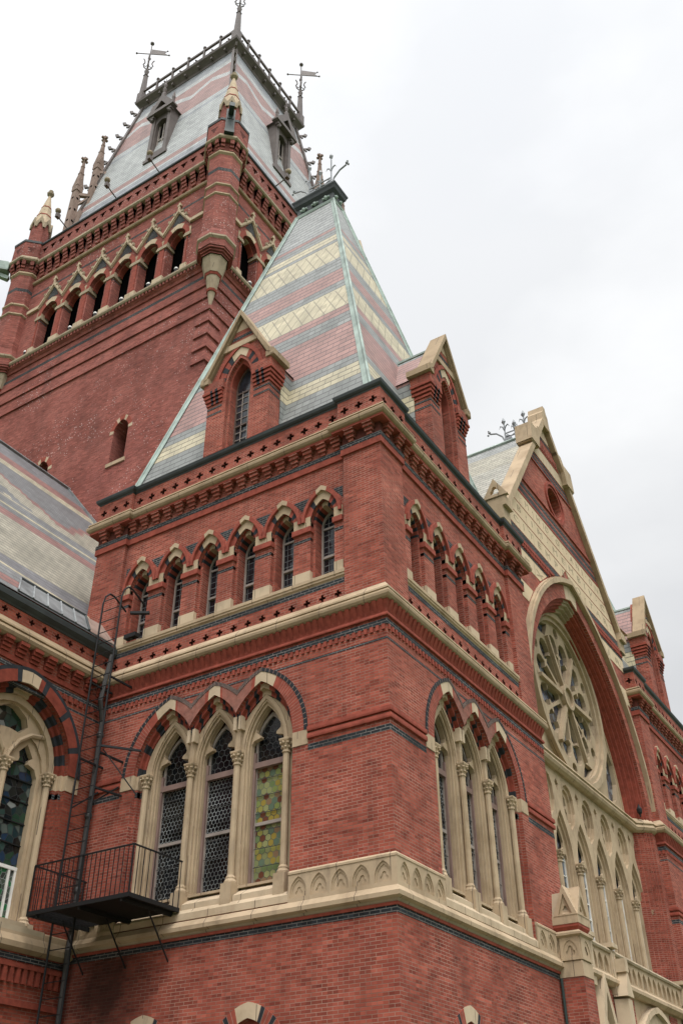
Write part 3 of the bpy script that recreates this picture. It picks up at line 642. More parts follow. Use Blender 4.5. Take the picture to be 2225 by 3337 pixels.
def make_pavilion(oy, label, near=True):
    P = thing('corner_pavilion', label, 'building', (-4.5, oy+4, 0))
    A_ = (0, oy, 1, 0, 0, -1); B_ = (0, oy, 0, 1, 1, 0)
    XL, WB = -9.0, 8.05; px0, px1 = -7.953, -1.017; py0, py1 = 1.017, 7.03; wp = -.1
    ca, cb = -4.44, 3.96
    # --- walls
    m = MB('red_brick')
    for F, u0, u1, c0, zt in ((A_, XL, 0, ca, 12.5), (B_, 0, WB, cb, 12.5)):
        holes = [opening(c0+q*2.49, 1.0, 3.55, .82, .95, 7) for q in (-.75+.3, .55)] if False else []
        lows = ([-3.11, -5.6] if F is A_ else [2.57, 5.03])
        for q in lows: holes.append(opening(q, 1.2, 3.7, .72, .90, 8))
        if near or F is B_:
            i1 = multi_arch(c0, 1.285, 3, 9.76, .87, 1.40, 9)
            holes.append([(c0+1.285+.87, 6.45)]+i1[::-1]+[(c0-1.285-.87, 6.45)])
        m.plate(F, rect(u0, u1, 0, zt), holes, -.45, 0, osides=False)
    # upper storey: corner piers proud of the arcaded panels
    for F, segs in ((A_, ((XL, px0), (px1, 0))), (B_, ((0, py0), (py1, WB)))):
        for a, b in segs:
            m.plate(F, rect(a, b, 12.5, 17.45), [], -.3, 0, osides=False)
            for e_ in (a, b):
                if abs(e_) > .01 and e_ > XL: m.face([m.P(F, e_, 12.5, -.3), m.P(F, e_, 12.5, 0), m.P(F, e_, 17.45, 0), m.P(F, e_, 17.45, -.3)])
    for F, a, b, c0, pt, k in ((A_, px0, px1, -4.485, 1.128, 6), (B_, py0, py1, 4.045, 1.14, 5)):
        m.plate(F, rect(a, b, 13.0, 16.5), [opening(c0+(j-(k-1)/2)*pt, 13.38, 14.98, .33, .545, 6) for j in range(k)] if (near or F is B_) else [], wp-.5, wp)
        m.plate(F, rect(a, b, 16.46, 17.45), [], -.3, wp+.03)
    # hidden sides
    m.face([(XL, oy, 0), (XL, oy, 18.2), (XL, oy+WB, 18.2), (XL, oy+WB, 0)]); m.face([(0, oy+WB, 0), (XL, oy+WB, 0), (XL, oy+WB, 18.2), (0, oy+WB, 18.2)])
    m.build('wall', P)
    path = [(XL, oy+3), (XL, oy), (px0, oy), (px0, oy-wp), (px1, oy-wp), (px1, oy), (0, oy), (0, oy+py0), (wp, oy+py0), (wp, oy+py1), (0, oy+py1), (0, oy+WB), (-1.2, oy+WB)]
    low = [(XL, oy+3), (XL, oy), (0, oy), (0, oy+WB), (-1.2, oy+WB)]
    flat = low
    # --- lower storey window heads
    for F, qs in ((A_, [-3.11, -5.6]), (B_, [2.57, 5.03])):
        for q in qs:
            m = MB()
            a, b, d = parch(q, 3.7, .98, 1.16, 16), parch(q, 3.7, .72, .90, 16), parch(q, 3.7, .62, .78, 16)
            m.ring(F, a, b, -.02, .014, lambda i, n: 'pale_stone' if abs(i-15.5) < 2.6 else ('black_header' if i % 3 == 1 else 'moulded_brick'))
            m.ring(F, b, d, -.3, -.12, lambda i, n: 'moulded_brick', outer=False)
            m.use('joint')
            for jx in range(0, 32):
                for t in (0,):
                    if abs(jx-15.5) < 2.7: continue
                    p0 = [b[jx][k]+(b[jx+1][k]-b[jx][k])*t for k in (0,1)]; p1 = [a[jx][k]+(a[jx+1][k]-a[jx][k])*t for k in (0,1)]
                    dd = hypot(p1[0]-p0[0], p1[1]-p0[1]); nx, nz = -(p1[1]-p0[1])/dd*.005, (p1[0]-p0[0])/dd*.005
                    m.face([m.P(F, p0[0]-nx, p0[1]-nz, .017), m.P(F, p1[0]-nx, p1[1]-nz, .017), m.P(F, p1[0]+nx, p1[1]+nz, .017), m.P(F, p0[0]+nx, p0[1]+nz, .017)][::-1] if jx < 0 else [m.P(F, p0[0]+nx, p0[1]+nz, .017), m.P(F, p0[0]-nx, p0[1]-nz, .017), m.P(F, p1[0]-nx, p1[1]-nz, .017), m.P(F, p1[0]+nx, p1[1]+nz, .017)][::-1])
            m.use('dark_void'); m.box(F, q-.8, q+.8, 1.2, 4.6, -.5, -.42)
            m.build('ground_floor_arch', P)
    # --- string courses and bands
    m = MB('sandstone')
    m.sweep(low, [(-.1, 6.20), (.05, 6.20), (.135, 6.235), (.14, 6.31), (.06, 6.42), (-.1, 6.42)])
    m.use('grimy_stone'); m.sweep(low, [(-.1, 6.15), (.02, 6.15), (.06, 6.20), (-.1, 6.20)])
    m.use('moulded_brick'); m.sweep(low, [(-.1, 6.10), (.03, 6.10), (.045, 6.15), (-.1, 6.15)])
    m.use('dark_brick'); m.sweep(low, [(-.1, 5.98), (.005, 5.98), (.005, 6.10), (-.1, 6.10)])
    m.build('lower_string_course', P)
    # carved trefoil band either side of the big windows
    m = MB('sandstone')
    zones = [(A_, XL, ca-2.17, 'A0'), (A_, ca+2.17, 0, 'A1'), (B_, 0, cb-2.17, 'B0'), (B_, cb+2.17, WB, 'B1')]
    for F, a, b, nm in zones:
        k = max(1, round((b-a)/.44)); p = (b-a)/k; hs, h2 = [], []
        for j in range(k):
            c = a+(j+.5)*p; hs.append(opening(c, 6.50, 6.58, p*.40, .29, 5)); h2.append(opening(c, 6.51, 6.58, p*.33, .23, 5))
        lo = -.05 if (F is A_ and b == 0) or False else 0
        m.plate(F, rect(a, b, 6.42, 6.93), hs, .034, .058); m.plate(F, rect(a, b, 6.42, 6.93), h2, .02, .034)
        m.plate(F, rect(a, b, 6.42, 6.93), [trefoil(a+(j+.5)*p, 6.60, .085, 5) for j in range(k)], .004, .02, osides=False)
        m.plate(F, rect(a, b, 6.42, 6.93), [], -.02, .004)
    # corner block + capping
    m.lathe(0, oy, [(.085, 6.42), (.085, 6.93)], 4, 45)
    m.build('carved_band', P)
    for pth in ([(XL, oy+1), (XL, oy), (ca-2.17, oy)], [(ca+2.17, oy), (0, oy), (0, oy+cb-2.17)], [(0, oy+cb+2.17), (0, oy+WB), (-1.2, oy+WB)]):
        m = MB('sandstone'); m.sweep(pth, [(-.08, 6.92), (.07, 6.92), (.07, 6.96), (.03, 7.0), (-.08, 7.01)]); m.build('band_capping', P)
    m = MB('moulded_brick')                                  # impost courses
    for pth in ([(XL, oy+1), (XL, oy), (ca-2.53, oy)], [(ca+2.53, oy), (0, oy), (0, oy+cb-2.53)], [(0, oy+cb+2.53), (0, oy+WB), (-1.2, oy+WB)]):
        m.sweep(pth, [(-.08, 9.70), (.05, 9.70), (.055, 9.735), (.05, 9.80), (-.08, 9.81)])
        m.sweep(pth, [(-.08, 9.55), (.045, 9.55), (.05, 9.585), (.045, 9.65), (-.08, 9.66)])
        m.use('dark_brick'); m.sweep(pth, [(-.08, 9.31), (.004, 9.31), (.004, 9.435), (-.08, 9.435)]); m.use('moulded_brick')
    # black thread at the arch tops, dog-tooth, black band, red moulding
    m.use('dark_brick'); m.sweep(flat, [(-.08, 11.28), (.003, 11.28), (.003, 11.335), (-.08, 11.335)])
    m.sweep(flat, [(-.08, 11.62), (.02, 11.62), (.02, 11.745), (-.08, 11.745)])
    m.use('moulded_brick'); m.sweep(flat, [(-.08, 11.81), (.05, 11.81), (.055, 11.835), (.045, 11.88), (-.08, 11.89)])
    for F, a, b in ((A_, XL, 0), (B_, 0, WB)):
        for u in dots(a, b, .143): m.box(F, u-.036, u+.036, 11.50, 11.62, -.02, .035)
    m.build('impost_and_dogtooth_courses', P)
    m = MB('moulded_brick')                                  # brick cove under the middle string course
    m.sweep(flat, [(-.08, 11.9), (0.0, 11.9), (.02, 12.0), (.085, 12.17), (-.08, 12.18)])
    for F, a, b in ((A_, XL, 0), (B_, 0, WB)):
        for u in dots(a, b, .165):
            q = [(u-.045, .005, 11.93), (u+.045, .005, 11.93), (u+.045, .125, 12.175), (u-.045, .125, 12.175)]
            m.face([m.P(F, a_, z, w) for a_, w, z in q])
            for e in (0, 1):
                uu = u+(.045 if e else -.045); t = [m.P(F, uu, 11.93, .005), m.P(F, uu, 12.175, .125), m.P(F, uu, 12.175, .0)]
                m.face(t if not e else t[::-1])
    m.build('brick_cove', P)
    m = MB('brown_stone')
    m.sweep(flat, [(-.1, 12.175), (.10, 12.175), (.135, 12.20), (.165, 12.25), (.17, 12.31), (.15, 12.36), (.12, 12.37), (-.1, 12.38)])
    m.use('sandstone'); m.sweep(flat, [(-.1, 12.38), (.12, 12.38), (.15, 12.395), (.145, 12.44), (.0, 12.62), (-.1, 12.62)])
    m.build('middle_string_course', P)
    # clover frieze between the piers with the arcade sill on top
    m = MB('red_brick')
    for F, a, b in ((A_, px0, px1), (B_, py0, py1)):
        us = dots(a, b, .41); m.plate(F, rect(a, b, 12.45, 13.0), clover_holes(us, 12.76, .088), -.16, -.055, osides=True, hmat='shaded_recess_brick')
        m.use('shaded_recess_brick'); m.box(F, a, b, 12.5, 12.98, -.2, -.16); m.use('red_brick')
        m.use('dark_brick'); m.box(F, a, b, 13.0, 13.13, -.2, -.05); m.use('red_brick')
    m.build('clover_frieze', P)
    m = MB('sandstone')
    for pth in ([(px0, oy), (px1, oy)], [(0, oy+py0), (0, oy+py1)]):
        m.sweep(pth, [(-.5, 13.13), (-.07, 13.13), (-.05, 13.17), (-.02, 13.19), (-.02, 13.24), (.0, 13.25), (.0, 13.33), (-.1, 13.375), (-.5, 13.40)])
    m.build('arcade_sill', P)
    # --- cornice
    m = MB('moulded_brick')
    m.sweep(path, [(-.1, 16.455), (.05, 16.455), (.05, 16.63), (-.1, 16.63)]); m.use('dark_brick'); m.sweep(path, [(-.1, 16.63), (.054, 16.63), (.054, 16.76), (-.1, 16.76)])
    m.use('moulded_brick'); m.use('shaded_recess_brick'); m.sweep(path, [(-.1, 16.76), (.012, 16.76), (.012, 17.09), (-.1, 17.09)]); m.use('moulded_brick'); m.sweep(path, [(-.1, 17.09), (.21, 17.09), (.21, 17.16), (-.1, 17.16)])
    def corb(F, a, b, w):
        for u in dots(a, b, .42):
            m.use('red_brick')
            for j, (z, d) in enumerate(((16.77, .075), (16.86, .12), (16.955, .165), (17.045, .205))):
                hw = .125 if j > 1 else (.10 if j else .07)
                m.box(F, u-hw, u+hw, z, z+.082, w, w+d)
            m.use('shaded_recess_brick'); m.box(F, u-.10, u+.10, 16.945, 16.957, w, w+.10)
    corb(A_, XL, px0, 0); corb(A_, px0, px1, wp); corb(A_, px1, 0, 0); corb(B_, 0, py0, 0); corb(B_, py0, py1, wp); corb(B_, py1, WB, 0)
    m.build('corbel_table', P)
    m = MB('brown_stone')
    m.sweep(path, [(-.1, 17.155), (.20, 17.155), (.25, 17.18), (.285, 17.23), (.29, 17.30), (.27, 17.335), (.235, 17.345), (.235, 17.375), (.265, 17.38), (.25, 17.43), (.10, 17.47), (-.1, 17.47)])
    m.build('roll_cornice', P)
    m = MB('red_brick')
    zp0, zp1 = 17.46, 18.10
    for F, a, b, w in ((A_, XL-.1, px0+.1, .1), (A_, px0+.1, px1-.1, .0), (A_, px1-.1, .1, .1), (B_, -.1, py0+.1, .1), (B_, py0+.1, py1-.1, .0), (B_, py1-.1, WB+.1, .1)):
        k = round((b-a)/.433); us = [a+(b-a)*(j+.5)/k for j in range(k)]
        m.plate(F, rect(a, b, zp0, zp1), clover_holes(us, 17.79, .108), w-.11, w, hmat='shaded_recess_brick', osides=False)
        m.use('shaded_recess_brick'); m.box(F, a+.02, b-.02, zp0, zp1, w-.16, w-.11); m.use('red_brick')
        if w > .05:
            for e_ in (a, b):
                if e_ not in (XL-.1, .1, -.1): m.face([m.P(F, e_, zp0, -.1), m.P(F, e_, zp0, w), m.P(F, e_, zp1, w), m.P(F, e_, zp1, -.1)])
    m.face([(XL-.1, oy-.1, zp0), (XL-.1, oy-.1, zp1), (XL-.1, oy+WB, zp1), (XL-.1, oy+WB, zp0)]); m.face([(.1, oy+WB+.1, zp0), (-2, oy+WB+.1, zp0), (-2, oy+WB+.1, zp1), (.1, oy+WB+.1, zp1)])
    m.build('parapet', P)
    m = MB('lead_gutter'); off = .0
    m.sweep(path, [(-.1, 18.10), (.105, 18.10), (.115, 18.14), (.15, 18.16), (.18, 18.20), (.195, 18.265), (.195, 18.285), (-.1, 18.285)])
    m.build('gutter', P)
    m = MB('lead_gutter'); m.face([(XL-.1, oy-.1, 18.275), (.1, oy-.1, 18.275), (.1, oy+WB, 18.275), (XL-.1, oy+WB, 18.275)]); m.build('gutter_bed', P)
    # --- windows
    if near: triple_window(P, A_, ca, amber=2)
    triple_window(P, B_, cb)
    if near: arcade(P, A_, -4.485, 1.128, 6, wp, 'diamond_glass')
    arcade(P, B_, 4.045, 1.14, 5, wp, 'diamond_glass')
    # --- roof: a steep hipped pyramid with a small flat top
    m = MB('pavilion_slate')
    z0, z1 = 18.25, 32.4; b0 = [(-8.6, oy+.40), (-.40, oy+.40), (-.40, oy+7.58), (-8.6, oy+7.58)]; b1 = [(-5.31, oy+3.69), (-3.69, oy+3.69), (-3.69, oy+4.29), (-5.31, oy+4.29)]
    m.frustum(b0, z0, b1, z1)
    rf = m.build('roof', P)
    m = MB('copper_green')
    for a, b in zip(b0, b1):
        A3, B3 = Vector((*a, z0)), Vector((*b, z1)); cdir = Vector((-4.5-a[0], oy+4-a[1], 0)).normalized()
        s_ = Vector((-cdir.y, cdir.x, 0)); w_ = .13
        for sg in (-1, 1):
            e = [A3-cdir*.07, A3+s_*sg*w_+cdir*.1, B3+s_*sg*w_*.7+cdir*.07, B3-cdir*.07]
            m.face([tuple(q) for q in (e if sg > 0 else e[::-1])])
        m.tube([A3-cdir*.06, B3-cdir*.05], .04, 6)
    m.build('hip_flashing', rf)
    m = MB('copper_green'); cx, cy = -4.5, oy+3.99
    R4 = lambda e, z: [(cx-.81-e, cy-.30-e, z), (cx+.81+e, cy-.30-e, z), (cx+.81+e, cy+.30+e, z), (cx-.81-e, cy+.30+e, z)]
    m.loft([R4(.04, 32.3), R4(.07, 32.42), R4(.0, 32.52)]); m.use('lead_gutter'); m.loft([R4(.0, 32.5), R4(.0, 32.85), R4(.10, 32.98), R4(.13, 33.10), R4(.17, 33.2), R4(.17, 33.26)])
    m.use('copper_green')
    for q in (-.5, .0, .5):
        for rr_, dx in ((.09, 0), (.05, .12), (.05, -.12)): m.ball((cx+q+dx, cy-.33, 32.68), rr_, 6)
    for q in (-.15, .15): m.ball((cx+.84, cy+q, 32.68), .08, 6)
    m.build('roof_crown', rf)
    # --- dormers
    if near: dormer(P, A_, -4.43, 1.2)
    dormer(P, B_, 3.98, 1.2)
    # cresting on the flat top: a thing of its own
    return P
make_pavilion(0.0, 'red brick corner pavilion nearest the viewer, with tall banded slate pyramid roof')
make_pavilion(18.3, 'far corner pavilion at the right edge, partly hidden behind the gabled transept', near=True if False else False)

# ------------------------------------------------------------ the great tower
TX0, TX1, TY0, TY1 = -25.45, -11.65, 6.2, 19.0
TCX, TCY = (TX0+TX1)/2, (TY0+TY1)/2
TA = (0, TY0, 1, 0, 0, -1); TB = (TX1, 0, 0, 1, 1, 0); TL = (TX0, 0, 0, -1, -1, 0); TK = (0, TY1, -1, 0, 0, 1)
TS = .82
def octp(x, y, r, z): r *= TS; return [(x+r*cos(pi/8+pi/4*i), y+r*sin(pi/8+pi/4*i), z) for i in range(8)]
def make_tower():
    P = thing('bell_tower', 'huge square brick tower with arched belfry and steep striped slate roof, at upper left', 'tower', (TCX, TCY, 0))
    sq = [(TX0, TY0), (TX1, TY0), (TX1, TY1), (TX0, TY1)]
    m = MB('tower_brick')
    lanA = [opening(-15.95, 27.0, 28.65, .42, .62, 5), opening(-20.62, 26.4, 28.35, .44, .68, 5)]
    m.plate(TA, rect(TX0, TX1, 0, 36.5), lanA, -.9, 0, osides=False)
    m.plate(TB, rect(TY0, TY1, 0, 36.5), [], -.9, 0, osides=False)
    m.face([(TX0,TY0,0),(TX0,TY0,36.5),(TX0,TY1,36.5),(TX0,TY1,0)]); m.face([(TX1,TY1,0),(TX0,TY1,0),(TX0,TY1,36.5),(TX1,TY1,36.5)])
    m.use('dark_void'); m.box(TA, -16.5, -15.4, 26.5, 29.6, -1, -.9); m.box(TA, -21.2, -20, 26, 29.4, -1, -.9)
    m.build('shaft', P)
    m = MB('tower_brick')                                     # shallow projecting courses
    full = [(TX0, TY1), (TX0, TY0), (TX1, TY0), (TX1, TY1)]
    for z in (33.5, 34.35, 35.2): m.sweep(full, [(-.1, z), (.07, z), (.05, z+.3), (.015, z+.75), (-.1, z+.76)])
    m.use('dark_brick'); m.sweep(full, [(-.1, 35.75), (.03, 35.75), (.03, 35.95), (-.1, 35.95)]); m.use('tower_brick')
    for z in (30.45, 31.22, 32.0, 32.77):
        m.sweep([(TX1-.72, TY0), (TX1, TY0), (TX1, TY0+.72)], [(-.1, z), (.075, z), (.05, z+.3), (.0, z+.7), (-.1, z+.72)])
        m.sweep([(TX0, TY0+.72), (TX0, TY0), (TX0+.72, TY0)], [(-.1, z), (.075, z), (.05, z+.3), (.0, z+.7), (-.1, z+.72)])
    m.build('corner_courses', P)
    for c, zs, hw, ri, z0 in ((-15.95, 28.65, .42, .62, 27.0), (-20.62, 28.35, .44, .68, 26.4)):   # lancets
        m = MB('tower_brick'); a, b = parch(c, zs, hw+.22, ri+.27, 6), parch(c, zs, hw, ri, 6)
        m.ring(TA, a, b, -.1, .014, lambda i, n: 'pale_stone' if i in (0, 4, 7, 11) else 'moulded_brick')
        m.use('sandstone'); m.box(TA, c-hw-.1, c+hw+.1, z0-.18, z0, -.3, .06)
        m.use('dark_wood')
        for q in (-.22, .22): m.box(TA, c+q-.03, c+q+.03, z0, zs+.4, -.75, -.7)
        for q in (z0+.5, z0+1.2): m.box(TA, c-.45, c+.45, q, q+.06, -.75, -.7)
        m.build('lancet_window', P)
    # ---- belfry sill
    m = MB('tower_brick'); m.sweep(full, [(-.1, 36.35), (.06, 36.35), (.10, 36.5), (.22, 36.62), (-.1, 36.62)])
    for F, a, b in ((TA, TX0, TX1), (TB, TY0, TY1)):
        for u in dots(a, b, .21): m.box(F, u-.055, u+.055, 36.62, 36.80, 0, .23)
    m.use('shaded_recess_brick'); m.sweep(full, [(-.1, 36.62), (.12, 36.62), (.12, 36.82), (-.1, 36.82)])
    m.use('grimy_stone'); m.sweep(full, [(-.3, 36.80), (.25, 36.80), (.30, 36.88), (.30, 36.98), (.05, 37.2), (-1.2, 37.22), (-1.2, 36.80)])
    m.build('belfry_sill', P)
    # ---- belfry arcade
    pit = 1.71
    zs, hw, ri = 39.92, .58, .74
    for F, a, b, cc in ((TA, TX0, TX1, TCX), (TB, TY0, TY1, TCY+.2), (TL, -TY1, -TY0, -TCY), (TK, -TX1, -TX0, -TCX)):
        near = F in (TA, TB)
        cs = [cc+(j-2.5)*pit for j in range(6)]
        m = MB('tower_brick')
        m.plate(F, rect(a, b, 37.2, 43.1), [opening(c, 37.21, zs, hw, ri, 6) for c in cs], -.5, 0, osides=False, back=True)
        if near:
            for j in range(7):
                u = cc+(j-3)*pit; h = pit/2-hw
                lo, hi = (u-h if j else u-h*.1), (u+h if j < 6 else u+h*.1)
                m.use('grimy_stone'); m.box(F, lo-.07, hi+.07, 39.66, 39.80, -.48, .07); m.box(F, lo-.04, hi+.04, 39.80, 39.92, -.48, .045)
                m.use('dark_brick'); m.box(F, lo-.004, hi+.004, 39.50, 39.58, -.45, .006)
                m.use('moulded_brick'); m.box(F, lo+.12, hi-.12, 37.4, 39.66, -.45, .035)
                m.use('sandstone'); m.box(F, lo-.02, hi+.02, 39.92, 40.32, -.45, .02)
                m.use('pale_stone'); m.plate(F, [(lo-.05, 37.2), (hi+.05, 37.2), (hi+.02, 37.62), (lo-.02, 37.62)], [], -.45, .09)
            m.use('dark_brick'); m.box(F, a, b, 42.02, 42.16, -.1, .005)
            for c in cs:
                ar, br, dr = parch(c, zs, hw+.25, ri+.34, 6), parch(c, zs, hw, ri, 6), parch(c, zs, hw-.09, ri-.10, 6)
                m.ring(F, ar, br, -.05, .03, lambda i, n: 'pale_stone' if abs(i-5.5) < 2 else 'moulded_brick')
                m.ring(F, br, dr, -.48, -.2, lambda i, n: 'sandstone' if abs(i-5.5) < 1.2 else 'moulded_brick', outer=False)
                m.use('dark_brick'); m.plate(F, [(c-.42, 41.0), (c-.1, 41.02), (c+.1, 41.02), (c+.42, 41.0), (c, 41.92)], [], -.05, .008)
        m.build('belfry_arcade', P)
        if near:
            m = MB('pale_stone')                                # zig-zag gable hoods with crockets
            zig = []; inn = []
            for j, c in enumerate(cs):
                zig += [(c-pit/2, 40.78), (c, 42.12)]; inn += [(c-pit/2, 40.60), (c, 41.90)]
            zig.append((cs[-1]+pit/2, 40.78)); inn.append((cs[-1]+pit/2, 40.56))
            m.ring(F, zig, inn, -.05, .12); m.ring(F, [(x, z-.18) for x, z in zig], [(x, z-.09) for x, z in inn], -.05, .07)
            m.box(F, a+.9, cs[0]-pit/2, 40.56, 40.78, -.05, .12); m.box(F, cs[-1]+pit/2, b-.9, 40.56, 40.78, -.05, .12)
            for c in cs:
                m.box(F, c-.05, c+.05, 42.0, 42.55, .03, .13); m.box(F, c-.12, c+.12, 42.3, 42.4, .03, .14)
                m.use('dark_brick')
                for s in (-1, 1):
                    for t in (.3, .62):
                        u, z = c+s*pit/2*t, 42.1-1.3*t
                        m.use('grimy_stone'); m.box(F, u-.05, u+.05, z-.02, z+.16, .04, .15)
                m.use('pale_stone')
            m.build('gable_hoods', P)
    m = MB('dark_void'); m.loft([[(TX0+.55, TY0+.55, 37.25), (TX1-.55, TY0+.55, 37.25), (TX1-.55, TY1-.55, 37.25), (TX0+.55, TY1-.55, 37.25)], [(TX0+.55, TY0+.55, 43), (TX1-.55, TY0+.55, 43), (TX1-.55, TY1-.55, 43), (TX0+.55, TY1-.55, 43)]]); m.build('belfry_interior', P)  # solid black block: the belfry's inner darkness put in as colour
    # ---- cornice and parapet
    m = MB('sandstone'); m.sweep(full+[(TX0, TY1)][:0], [(-.1, 43.0), (.10, 43.02), (.14, 43.10), (.10, 43.2), (-.1, 43.22)]); m.build('tower_string_course', P)
    m = MB('tower_brick')
    m.sweep(full, [(-.3, 43.2), (.02, 43.2), (.02, 44.4), (-.3, 44.4)])
    for F, a, b in ((TA, TX0, TX1), (TB, TY0, TY1)):
        for u in dots(a+1, b-1, .60):
            for z, d in ((43.45, .10), (43.68, .16), (43.9, .22), (44.12, .28)): m.box(F, u-.15, u+.15, z, 44.4, 0, d)
    m.use('grimy_stone'); m.sweep(full, [(-.3, 44.38), (.30, 44.38), (.36, 44.46), (.36, 44.56), (.30, 44.70), (-.3, 44.72)])
    m.build('tower_corbels', P)
    m = MB('tower_brick')
    def notch(c): return [(c-.21, 45.55), (c-.21, 45.42), (c-.12, 45.42), (c-.12, 45.28), (c-.05, 45.28), (c-.05, 45.14), (c+.05, 45.14), (c+.05, 45.28), (c+.12, 45.28), (c+.12, 45.42), (c+.21, 45.42), (c+.21, 45.55)]
    for F, a, b in ((TA, TX0-.3, TX1+.3), (TB, TY0-.3, TY1+.3)):
        m.plate(F, rect(a, b, 44.7, 45.95), [notch(u) for u in dots(a+1.3, b-1.3, .63)], .10, .28, hmat='shaded_recess_brick'); m.use('shaded_recess_brick'); m.box(F, a+.3, b-.3, 44.8, 45.9, -.05, .10); m.use('tower_brick')
    m.box(TL, -TY1-.3, -TY0+.3, 44.7, 45.95, .1, .28); m.box(TK, -TX1-.3, -TX0+.3, 44.7, 45.95, .1, .28)
    m.use('lead_gutter'); m.sweep(full+[(TX1-.001, TY1)][:0], [(-.6, 45.93), (.33, 45.93), (.36, 46.0), (.33, 46.1), (-.6, 46.1)])
    m.build('tower_parapet', P)
    # ---- corner turrets
    for x, y, vis in ((TX1, TY0, 1), (TX0, TY0, 1), (TX1, TY1, 1), (TX0, TY1, 0)):
        T = MB('grimy_stone')
        T.loft([octp(x, y, .02, 33.45), octp(x, y, .22, 34.55)]); T.use('moulded_brick'); T.loft([octp(x, y, .27, 34.5), octp(x, y, .31, 34.62)])
        T.use('grimy_stone'); T.loft([octp(x, y, .26, 34.62), octp(x, y, .40, 35.45)]); T.use('moulded_brick'); T.loft([octp(x, y, .43, 35.42), octp(x, y, .48, 35.55)])
        T.use('grimy_stone'); T.loft([octp(x, y, .50, 35.55), octp(x, y, .72, 36.45)])
        T.build('turret_pendant', P)
        T = MB('tower_brick')
        for k, (r, z) in enumerate(((.80, 36.45), (.90, 36.57), (1.0, 36.69))): T.loft([octp(x, y, r, z), octp(x, y, r, z+.1)])
        T.use('shaded_recess_brick'); T.loft([octp(x, y, .78, 36.45), octp(x, y, .78, 36.82)]); T.use('tower_brick')
        T.loft([octp(x, y, 1.05, 36.81), octp(x, y, 1.05, 37.25)])
        T.use('grimy_stone'); T.loft([octp(x, y, 1.05, 37.25), octp(x, y, 1.16, 37.35), octp(x, y, 1.16, 37.45)], True, False); T.use('tower_brick'); T.loft([octp(x, y, 1.16, 37.45), octp(x, y, 1.0, 37.95)], False)
        T.loft([octp(x, y, .99, 37.9), octp(x, y, .99, 43.6)])
        T.use('sandstone')
        for z in (40.45, 41.15): T.loft([octp(x, y, .99, z-.06), octp(x, y, 1.07, z), octp(x, y, 1.07, z+.07), octp(x, y, .99, z+.14)])
        T.loft([octp(x, y, .99, 43.5), octp(x, y, 1.10, 43.6), octp(x, y, 1.10, 43.7)])
        T.use('dark_brick'); T.loft([octp(x, y, .996, 42.22), octp(x, y, .996, 42.46)])
        T.use('tower_brick'); T.loft([octp(x, y, 1.02, 43.6), octp(x, y, 1.02, 44.5)])
        for k in range(8):
            F = frame(x, y, 45*k); d = 1.02*TS*cos(pi/8)
            for s in (-1, 1):
                for z, e in ((43.75, .08), (43.95, .15), (44.15, .22)): T.box(F, s*.22-.10, s*.22+.10, z, 44.5, d-.02, d+e)
        T.use('grimy_stone'); T.loft([octp(x, y, 1.32, 44.48), octp(x, y, 1.40, 44.56), octp(x, y, 1.40, 44.66), octp(x, y, 1.32, 44.8)])
        T.use('tower_brick'); T.loft([octp(x, y, 1.32, 44.78), octp(x, y, 1.32, 45.95)])
        T.use('shaded_recess_brick')
        for k in range(8): F = frame(x, y, 45*k); T.plate(F, notch(0), [], .9, 1.32*TS*cos(pi/8)+.004)
        T.use('lead_gutter'); T.loft([octp(x, y, 1.36, 45.93), octp(x, y, 1.38, 46.08)])
        T.use('sandstone'); T.loft([octp(x, y, .80, 46.08), octp(x, y, .66, 46.38)])
        T.use('tower_brick'); T.loft([octp(x, y, .66, 46.3), octp(x, y, .66, 48.6)])
        T.build('turret', P)
        T = MB('grimy_stone')
        for k in range(8):
            F = frame(x, y, 45*k); d = .70*TS*cos(pi/8)
            T.plate(F, [(-.24, 47.9), (-.16, 47.9), (-.10, 48.2), (0, 48.42), (.10, 48.2), (.16, 47.9), (.24, 47.9), (.24, 48.25), (0, 48.85), (-.24, 48.25)], [], d-.15, d+.06)
        T.use('pale_stone'); T.loft([octp(x, y, .74, 48.35), octp(x, y, .52, 49.25)]); T.use('moulded_brick'); T.loft([octp(x, y, .55, 49.22), octp(x, y, .53, 49.32)])
        T.use('pale_stone'); T.loft([octp(x, y, .51, 49.3), octp(x, y, .36, 50.1)]); T.use('moulded_brick'); T.loft([octp(x, y, .385, 50.08), octp(x, y, .365, 50.17)]); T.use('pale_stone'); T.loft([octp(x, y, .35, 50.15), octp(x, y, .08, 51.4)])
        if (x, y) != (TX1, TY1): T.use('grimy_stone'); T.lathe(x, y, [(.066, 51.35), (.20, 51.5), (.22, 51.62), (.12, 51.75), (.14, 51.85), (.04, 51.98)], 8)
        T.build('turret_spire', P)
        if (x, y) == (TX1, TY1): continue
        dx, dy = (1 if x > TCX else -1)/sqrt(2), (1 if y > TCY else -1)/sqrt(2)
        G = MB('green_bronze' if x > TCX else 'copper_green'); F = (x, y, -dy, dx, dx, dy)
